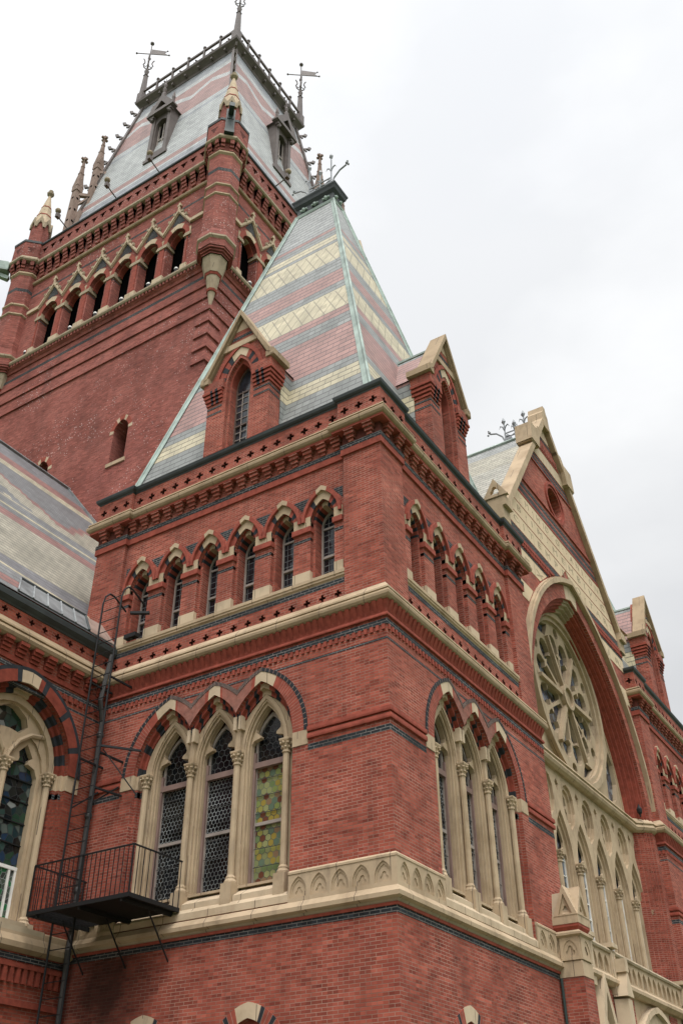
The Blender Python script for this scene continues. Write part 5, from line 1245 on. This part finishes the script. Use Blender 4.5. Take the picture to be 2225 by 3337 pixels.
make_cresting('iron_cresting', 'wrought iron flower cresting on the transept ridge behind the gable peak', [(-1.75+.42*k, 13.17, 26.42) for k in range(3)], (1, 0), .85, .5)

# ------------------------------------------------------------ hall wing on the left
NX = -7.85
def make_wing():
    P = thing('hall_wing', 'long brick hall wing on the left, with traceried window and striped slate roof', 'building', (-18.5, -14, 0))
    N = (NX, 0, 0, 1, 1, 0); e0, e1 = -40.0, 0.0
    zs = 9.76; cs = [-2.32-5.6*k for k in range(7)]
    m = MB('shaded_hall_brick')
    m.plate(N, rect(e0, e1, 0, 12.2), [[(q+1.50, 6.35)]+parch(q, zs, 1.50, 1.62, 10)[::-1]+[(q-1.50, 6.35)] for q in cs], -.7, 0, osides=False)
    m.face([m.P(N, e0, 0, 0), m.P(N, e0, 13, 0), m.P(N, e0, 26, -10.65), m.P(N, e0, 0, -10.65)])
    m.build('wall', P)
    m = MB('brown_stone'); pth = [(NX, e0), (NX, e1)]
    m.sweep(pth, [(-.1, 12.175), (.10, 12.175), (.16, 12.22), (.19, 12.29), (.17, 12.36), (.13, 12.37), (.13, 12.40), (.17, 12.41), (.16, 12.46), (.02, 12.64), (-.1, 12.64)])
    m.sweep(pth, [(-.1, 6.0), (.03, 6.0), (.14, 6.06), (.15, 6.16), (.06, 6.3), (.05, 6.42), (.0, 6.45), (-.1, 6.45)])
    m.build('string_courses', P)
    m = MB('shaded_hall_moulded')
    m.sweep(pth, [(-.1, 11.72), (.03, 11.72), (.03, 11.85), (-.1, 11.85)])
    for u in dots(-14, 0, .42):
        for z, d in ((11.86, .06), (11.94, .10), (12.03, .14), (12.10, .18)): hw = .12; m.box(N, u-hw, u+hw, z, z+.075, 0, d)
    for u in dots(-14, 0, .17):
        if min(abs(u-q_) for q_ in cs) > .85: m.box(N, u-.05, u+.05, 11.42, 11.55, 0, .04)
        m.box(N, u-.045, u+.045, 5.45, 5.72, 0, .07)
    m.sweep(pth, [(-.1, 5.72), (.08, 5.72), (.08, 5.80), (-.1, 5.80)]); m.sweep(pth, [(-.1, 5.05), (.06, 5.05), (.05, 5.16), (-.1, 5.18)])
    m.use('dark_brick'); m.sweep(pth, [(-.1, 11.56), (.02, 11.56), (.02, 11.66), (-.1, 11.66)]); m.sweep(pth, [(-.1, 5.85), (.01, 5.85), (.01, 5.97), (-.1, 5.97)]); m.sweep(pth, [(-.1, 11.25), (.004, 11.25), (.004, 11.30), (-.1, 11.30)])
    m.build('brick_courses', P)
    m = MB('shaded_hall_brick'); us = dots(-14, 0, .405); m.plate(N, rect(-14, 0, 12.6, 13.0), clover_holes(us, 12.80, .08), -.1, .03, hmat='shaded_recess_brick'); m.box(N, e0, -14, 12.6, 13.0, -.1, .03); m.use('shaded_recess_brick'); m.box(N, -14, 0, 12.6, 13, -.2, -.1); m.build('clover_frieze', P)
    m = MB('lead_gutter'); m.sweep(pth, [(-.2, 12.95), (.05, 12.95), (.07, 12.99), (.10, 13.02), (.15, 13.08), (.16, 13.18), (.16, 13.21), (-.2, 13.21)]); m.build('gutter', P)
    m = MB('shaded_hall_moulded')                                # arches over the windows
    per = 20
    for q in cs[:3]:
        A_ = lambda h, r: parch(q, zs, h, r, per)
        a, b, d, f_, o = A_(1.76, 1.90), A_(1.50, 1.62), A_(1.42, 1.52), A_(1.34, 1.42), A_(1.85, 1.99)
        m.ring(N, a, b, -.02, .05, lambda i, n: 'pale_stone' if abs(i-19.5) < 2.2 else ('black_header' if i % 6 == 5 else 'shaded_hall_moulded')); m.use('black_header'); m.ring(N, o, a, -.02, .042)
        ck = lambda i, n: 'sandstone' if abs(i-19.5) < 1.6 else ('black_header' if i % 4 < 2 else 'shaded_hall_moulded')
        m.ring(N, b, d, -.28, -.10, ck, outer=False); m.ring(N, d, f_, -.40, -.2, ck, outer=False)
        for s in (-1, 1):
            es = [q+s*h for h in (1.86, 1.496, 1.42, 1.34)]; m.use('sandstone')
            for k_, w1 in enumerate((.018, -.095, -.195)): x0, x1 = sorted((es[k_], es[k_+1])); m.box(N, x0, x1, 9.42, 9.76, -.4, w1)
            m.use('shaded_hall_brick')
            for k_, w1 in ((1, -.10), (2, -.2)): x0, x1 = sorted((es[k_], es[k_+1])); m.box(N, x0, x1, 6.4, 9.42, -.4, w1)
            m.use('dark_brick')
            for k_, w1 in ((1, -.097), (2, -.197)): x0, x1 = sorted((es[k_], es[k_+1])); m.box(N, x0, x1, 9.22, 9.34, -.4, w1)
    m.build('window_arches', P)
    for q in cs[:3]:
        t = MB('sandstone'); pts = parch(q, zs, 1.36, 1.44, 10); outer = [(q+1.36, 6.4)]+pts[::-1]+[(q-1.36, 6.4)]
        top = [[(q, 10.45), (q+.28, 10.42), (q+.48, 10.62), (q+.40, 10.82), (q+.12, 10.98), (q, 11.0), (q-.12, 10.98), (q-.40, 10.82), (q-.48, 10.62), (q-.28, 10.42)]]
        L_ = [[(q+s*.09, 6.5), (q+s*1.10, 6.5), (q+s*1.10, 9.75), (q+s*1.02, 10.05), (q+s*.80, 10.33), (q+s*.62, 10.42), (q+s*.35, 10.24), (q+s*.15, 9.92), (q+s*.09, 9.7)][::s] for s in (-1, 1)]
        t.plate(N, outer, top+L_, -.42, -.36, osides=False)
        i_ = [[(q+s*.16, 6.5), (q+s*1.02, 6.5), (q+s*1.02, 9.62), (q+s*.92, 9.80), (q+s*.72, 9.86), (q+s*.74, 9.94), (q+s*.82, 10.02), (q+s*.62, 10.28), (q+s*.42, 10.06), (q+s*.46, 9.94), (q+s*.44, 9.86), (q+s*.26, 9.80), (q+s*.16, 9.62)][::s] for s in (-1, 1)]
        t.plate(N, outer, top+i_, -.55, -.42, osides=False)
        a, b = parch(q, zs, 1.34, 1.42, 10), parch(q, zs, 1.20, 1.27, 10); t.ring(N, a, b, -.4, -.27)
        for s in (-1, 1):
            pp = [(q+s*.0, 9.7), (q+s*.10, 9.95), (q+s*.30, 10.25), (q+s*.60, 10.47), (q+s*1.05, 10.55)]; t.tube([t.P(N, u, z, -.34) for u, z in pp], .055, 6)
        tr = t.build('window', P)
        for u in (q-1.22, q, q+1.22):
            s_ = MB(); colonnette(s_, N, u, -.28, 6.55, 9.76, .075); s_.build('colonnette', tr)
        g = MB('figure_glass'); g.plate(N, [(q+1.3, 7.6)]+parch(q, zs, 1.3, 1.38, 8)[::-1]+[(q-1.3, 7.6)], [], -.575, -.555); g.build('pane', tr)
        for s in (-1, 1):
            g = MB('green_glass'); a, b = sorted((q+s*.16, q+s*.98)); g.box(N, a, b, 6.62, 7.68, -.60, -.54); g.build('pane', tr)
        b_ = MB('white_frame')
        for s in (-1, 1):
            a, b = sorted((q+s*.16, q+s*1.02))
            for z in (6.60, 7.68): b_.box(N, a, b, z-.035, z+.035, -.56, -.50)
            for u in (a+.03, b-.03, b-.19 if s > 0 else a+.19): b_.box(N, u-.025, u+.025, 6.6, 7.7, -.56, -.505)
        b_.build('glazing_bar', tr)
        k_ = MB('black_iron')
        for z in (8.15, 8.6, 9.05, 9.5, 9.9): k_.box(N, q-1.05, q-.14, z, z+.025, -.56, -.52); k_.box(N, q+.14, q+1.05, z, z+.025, -.56, -.52)
        k_.build('saddle_bar', tr)
    for q in cs[:3]: m = MB('grimy_stone'); m.box(N, q-1.55, q+1.55, 6.3, 6.46, -.6, .055); m.box(N, q-1.4, q+1.4, 6.44, 6.6, -.6, -.15); m.build('sill', P)
    m = MB('hall_slate'); rx, rz = -18.5, 26.55
    m.face([(NX+.12, e0, 13.28), (NX+.12, 0, 13.28), (-9.05, 0.0, 14.66), (-9.05, 6.2, 14.66), (rx, 6.2, rz), (rx, e0, rz)]); m.use('hall_slate'); m.face([(rx*2-NX, e0, 13.28), (rx, e0, rz), (rx, 6.2, rz), (rx*2-NX, 6.2, 13.28)])
    rf = m.build('roof', P)
    m = MB('flashing')
    m.tube([(rx, e0, rz+.02), (rx, 6.2, rz+.02)], .10, 5)
    def rp(x, y, up=.02): return (x, y, 13.28+(26.55-13.28)/(18.5-7.73)*(-7.73-x)+up)
    for t in range(24):
        x0, x1 = -9.1-t*.394, -9.1-(t+1)*.394; m.bar(rp(x0, 6.14), rp(x1, 6.14), .14, .1)
    m.build('flashing', rf)
    m = MB('flashing')                                      # patch of standing-seam sheet by the pavilion
    v = [rp(-7.75, -3.2, .05), rp(-7.75, -.95, .05), rp(-8.35, -.62, .05), rp(-8.35, -2.75, .05)]
    m.face(v)
    for k in range(6): t = k/5; a = Vector(v[0]).lerp(Vector(v[1]), t); b = Vector(v[3]).lerp(Vector(v[2]), t); m.bar(a, b, .035, .05)
    m.use('lead_gutter'); m.bar(v[3], v[2], .06); m.bar(v[1], v[2], .06)
    m.use('iron_grey_stone'); m.face([rp(-7.75, -.95, .04), rp(-7.75, 0, .04), rp(-8.4, 0, .04), rp(-8.35, -.62, .04)])
    m.build('metal_patch', rf)
    return P
make_wing()

# ------------------------------------------------------------ porch at the lower right
def make_porch():
    P = thing('entrance_porch', 'carved stone and brick porch below the great window, cut by the lower right corner', 'porch', (.25, 13.17, 0))
    x0, x1 = .10, .56; py0, py1 = 7.25, 7.85
    def B4(e, z): return [(x0-.6, py0-e, z), (x1+e, py0-e, z), (x1+e, py1+e, z), (x0-.6, py1+e, z)]
    m = MB('red_brick'); m.loft([B4(.0, 0), B4(.0, 6.02)]); m.build('pier_shaft', P)
    m = MB('sandstone'); m.loft([B4(.012, 6.02), B4(.012, 6.32), B4(-.01, 6.36), B4(-.01, 6.84)])
    S = (0, py0, 1, 0, 0, -1); E = (x1, 0, 0, 1, 1, 0)
    m.plate(S, rect(x0, x1+.0, 6.36, 6.84), [opening((x0+x1)/2, 6.42, 6.52, .17, .26, 5)], 0, .035); m.plate(S, rect(x0, x1, 6.36, 6.84), [trefoil((x0+x1)/2, 6.55, .11, 5)], 0.005, .018, osides=False)
    m.plate(E, rect(py0, py1, 6.36, 6.84), [opening((py0+py1)/2, 6.42, 6.52, .2, .26, 5)], 0, .035); m.plate(E, rect(py0, py1, 6.36, 6.84), [trefoil((py0+py1)/2, 6.55, .11, 5)], .005, .018, osides=False)
    m.loft([B4(.03, 6.84), B4(.09, 6.88), B4(.09, 6.93), B4(.02, 6.98)]); m.use('moulded_brick'); m.loft([B4(.0, 6.98), B4(.02, 7.02), B4(.05, 7.06), B4(.05, 7.12)]); m.use('sandstone')
    m.loft([B4(.06, 7.12), B4(.06, 7.30)])
    for F, a, b in ((S, x0-.05, x1+.06), (E, py0-.06, py1+.06)):
        cc = (a+b)/2; m.plate(F, [(a, 7.30), (b, 7.30), (cc, 7.98)], [[(a+.12, 7.33), (b-.12, 7.33), (cc, 7.78)]], -.3, .07); m.plate(F, [(a+.1, 7.32), (b-.1, 7.32), (cc, 7.8)], [trefoil(cc, 7.45, .07, 4)], -.3, .02)
    m.use('grimy_stone'); m.frustum([(x0-.2, py0-.03), (x1+.03, py0-.03), (x1+.03, py1+.03), (x0-.2, py1+.03)], 7.30, [(x0-.15, py0+.12), (x0+.1, py0+.12), (x0+.1, py1-.12), (x0-.15, py1-.12)], 7.85)
    m.build('pier_gablets', P)
    Fp = (.25, 0, 0, 1, 1, 0); c = 13.0
    m = MB('sandstone')                                     # pierced parapet
    us = dots(py1, 18.4, .40); m.plate(Fp, rect(py1, 18.4, 6.45, 6.98), [[(u-.09, 6.52), (u+.09, 6.52), (u+.05, 6.62), (u+.02, 6.85), (u-.02, 6.85), (u-.05, 6.62)] for u in us], -.18, -.02, back=True)
    m.plate(Fp, rect(py1, 18.4, 6.45, 6.98), [opening(u, 6.5, 6.6, .16, .30, 4) for u in us], -.02, .04, osides=True)
    m.use('grimy_stone'); m.sweep([(.25, py1), (.25, 18.4)], [(-.25, 6.97), (.08, 6.97), (.10, 7.02), (.06, 7.08), (-.25, 7.10)])
    m.use('sandstone'); m.sweep([(.25, py1), (.25, 18.4)], [(-.25, 6.20), (.05, 6.20), (.16, 6.28), (.16, 6.36), (.05, 6.46), (-.25, 6.46)])
    m.use('pale_stone')
    for u in (8.55, 10.1, 15.9, 17.4):
        m.box(Fp, u-.13, u+.13, 6.05, 7.0, -.2, .10); m.loft([[m.P(Fp, u+a, 7.1, w) for a, w in ((-.2,.18),(.2,.18),(.2,-.2),(-.2,-.2))], [m.P(Fp, u+a, 7.2, w) for a, w in ((-.2,.18),(.2,.18),(.2,-.2),(-.2,-.2))]])
    m.build('parapet', P)
    m = MB('sandstone'); m.plate(Fp, rect(py1, 18.4, 0, 6.2), [opening(c, 0, 3.5, 2.0, 2.25, 10), opening(8.95, 0, 4.0, .42, 1.2, 8), opening(17.1, 0, 4.0, .42, 1.2, 8)], -.4, -.05, osides=False)
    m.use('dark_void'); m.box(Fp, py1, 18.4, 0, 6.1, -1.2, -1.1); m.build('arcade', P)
    m = MB('pale_stone')
    for d0, d1, w in ((.34, .22, .13), (.20, .02, .02)): m.ring(Fp, parch(c, 3.5, 2.0+d0, 2.25+d0*1.2, 12), parch(c, 3.5, 2.0+d1, 2.25+d1*1.2, 12), -.1, w)
    for q in (8.95, 17.1):
        for d0, d1, w in ((.16, .08, .10), (.07, .0, .02)): m.ring(Fp, parch(q, 4.0, .42+d0, 1.2+d0*1.6, 8), parch(q, 4.0, .42+d1, 1.2+d1*1.6, 8), -.1, w)
        m.ring(Fp, [(q-.9, 4.2), (q, 6.35), (q+.9, 4.2)], [(q-.72, 4.2), (q, 5.95), (q+.72, 4.2)], -.1, .2)
    for u in (10.2, 15.8):                                  # canted gabled buttress shafts
        m.loft([[m.P(Fp, u+a, 0, w) for a, w in ((-.22,.0),(-.14,.32),(.14,.32),(.22,.0))], [m.P(Fp, u+a, 5.95, w) for a, w in ((-.22,.0),(-.14,.32),(.14,.32),(.22,.0))]])
        m.plate((.55, 0, 0, 1, 1, 0), [(u-.24, 6.0), (u+.24, 6.0), (u, 6.62)], [], -.3, .05); m.box((.55, 0, 0, 1, 1, 0), u-.10, u+.10, 6.55, 6.85, -.3, .06)
    m.build('portal_mouldings', P)
    for u in (9.7, 11.2, 14.8, 16.3): m = MB('red_brick'); m.plate(Fp, rect(u-.32, u+.32, 5.0, 6.15), [], -.1, -.02); m.build('spandrel_brick', P)
    return P
make_porch()

# ------------------------------------------------------------ fire escape, ladder, pipes
def make_escape():
    P = thing('fire_escape', 'black iron fire escape balcony in the corner, seen from below beside the first big window', 'fire escape', (-6.3, -.7, 6.6))
    X0, X1, Y0 = -7.62, -4.93, -1.46; z = 6.69
    m = MB('black_iron'); G = (0, 0, 1, 0, 0, -1)
    XM = -7.0
    m.loft([[(XM, Y0, z-.04), (X1, Y0, z-.04), (X1, .0, z-.04), (XM, .0, z-.04)], [(XM, Y0, z), (X1, Y0, z), (X1, .0, z), (XM, .0, z)]])
    for k in range(14): y = Y0+.05+.105*k; m.bar((X0, y, z-.02), (XM, y, z-.02), .03, .04)
    m.bar((X0, Y0, z-.03), (X1+.04, Y0, z-.03), .05, .08); m.bar((X1, Y0, z-.03), (X1, -.02, z-.03), .05, .08); m.bar((X0, Y0, z-.03), (X0, 0, z-.03), .05, .08)
    m.build('platform', P)
    m = MB('black_iron'); zt = 7.60
    m.bar((X0, Y0, zt), (X1, Y0, zt), .028); m.bar((X1, Y0, zt), (X1, -.03, zt), .028); m.bar((X0, Y0, zt), (X0, 0, zt), .028)
    for k in range(23): x = X0+(X1-X0)*k/22; m.bar((x, Y0, z), (x, Y0, zt), .026 if k % 11 == 0 else .013)
    for k in range(10): y = Y0+(-.05-Y0)*k/9; m.bar((X1, y, z), (X1, y, zt), .013); m.bar((X0, y, z), (X0, y, zt), .013)
    m.build('railing', P)
    for x in (-7.35, -6.2, -5.1):
        m = MB('black_iron'); m.bar((x, -.75, z-.08), (x, .0, z-.95), .022); m.bar((x, Y0, z-.09), (x, 0, z-.09), .04, .08); m.build('bracket', P)
    return P
make_escape()
def make_ladder():
    P = thing('wall_ladder', 'tall black iron ladder with hooped top, climbing the corner to the upper windows', 'ladder', (-7.3, -.75, 0))
    m = MB('black_iron'); xa, xb, y = -7.62, -7.0, -.76
    for x in (xa, xb):
        pts = [(x, y, .1), (x, y, 14.15), (x, y+.05, 14.38), (x, y+.18, 14.52), (x, y+.34, 14.52), (x, y+.80, 14.30)]; m.tube(pts, .024, 6)
        m.bar((x, y, 12.0), (x, .0, 12.0), .04); m.bar((x, y, 10.15), (x, .0, 10.15), .04); m.bar((x, y, 9.0), (x, 0, 9.6), .03); m.bar((x, y, 4.2), (x, 0, 4.2), .04)
    m.build('rail', P); m = MB('black_iron')
    for k in range(47): m.bar((xa, y, .4+.3*k), (xb, y, .4+.3*k), .016)
    m.build('rung', P)
    m = MB('black_iron'); m.bar((xb, y, 10.3), (-6.45, -.03, 10.3), .045); m.bar((xb, y+.1, 10.25), (-6.45, -.03, 9.3), .022); m.bar((xb-.05, y+.4, 13.9), (xb+.35, -.1, 13.9), .09, .06); m.bar((xb, y, 9.35), (-6.9, -.02, 9.35), .04)
    m.build('stay', P)
    return P
make_ladder()
def pipe(name, label, cat, pts, r, mat, collars, bends=()):
    m = MB(mat); m.tube(pts, r, 8)
    for z, x, y in collars: m.lathe(x, y, [(r*1.25, z-.06), (r*1.5, z-.03), (r*1.5, z+.03), (r*1.25, z+.06)], 8)
    return tag(m.build(name), label, cat)
pipe('drainpipe', 'dark grey rain drainpipe running down the inner corner behind the ladder', 'drainpipe', [(-7.62, -.22, 12.95), (-7.62, -.30, 12.4), (-7.64, -.36, 11.7), (-7.68, -.17, 11.25), (-7.68, -.17, 6.5), (-7.62, -.25, 6.2), (-7.68, -.17, 5.8), (-7.68, -.17, 0)], .058, 'drain_grey', [(10.9, -7.68, -.17), (9.0, -7.68, -.17), (7.4, -7.68, -.17), (4.5, -7.68, -.17)])
pipe('drainpipe', 'thin drainpipe at the foot of the wall beside the porch pier', 'drainpipe', [(.06, 7.17, 6.0), (.06, 7.17, 0)], .035, 'green_bronze', [(4.9, .06, 7.17)])
# small tilted flood lamp on the window sill behind the ladder
t = thing('flood_lamp', 'small black box lamp lying on the sill of the leftmost small upper window', 'lamp', (-7.3, -.05, 13.4))
m = MB('black_iron'); m.box((0, 0, 1, 0, 0, -1), -7.46, -7.08, 13.42, 13.53, -.08, .08, True); m.build('housing', t); m = MB('drain_grey'); m.bar((-7.26, .0, 13.38), (-7.26, .0, 13.5), .05); m.build('bracket', t)
t = thing('pendant_lantern', 'little dark lantern on the great arch jamb just above the stone transom', 'lantern', (-.3, 17.75, 12.6))
m = MB('black_iron'); m.lathe(-.42, 17.56, [(.02, 12.60), (.03, 12.68), (.08, 12.74), (.095, 12.86), (.03, 12.98), (.01, 13.04)], 8); m.build('body', t)
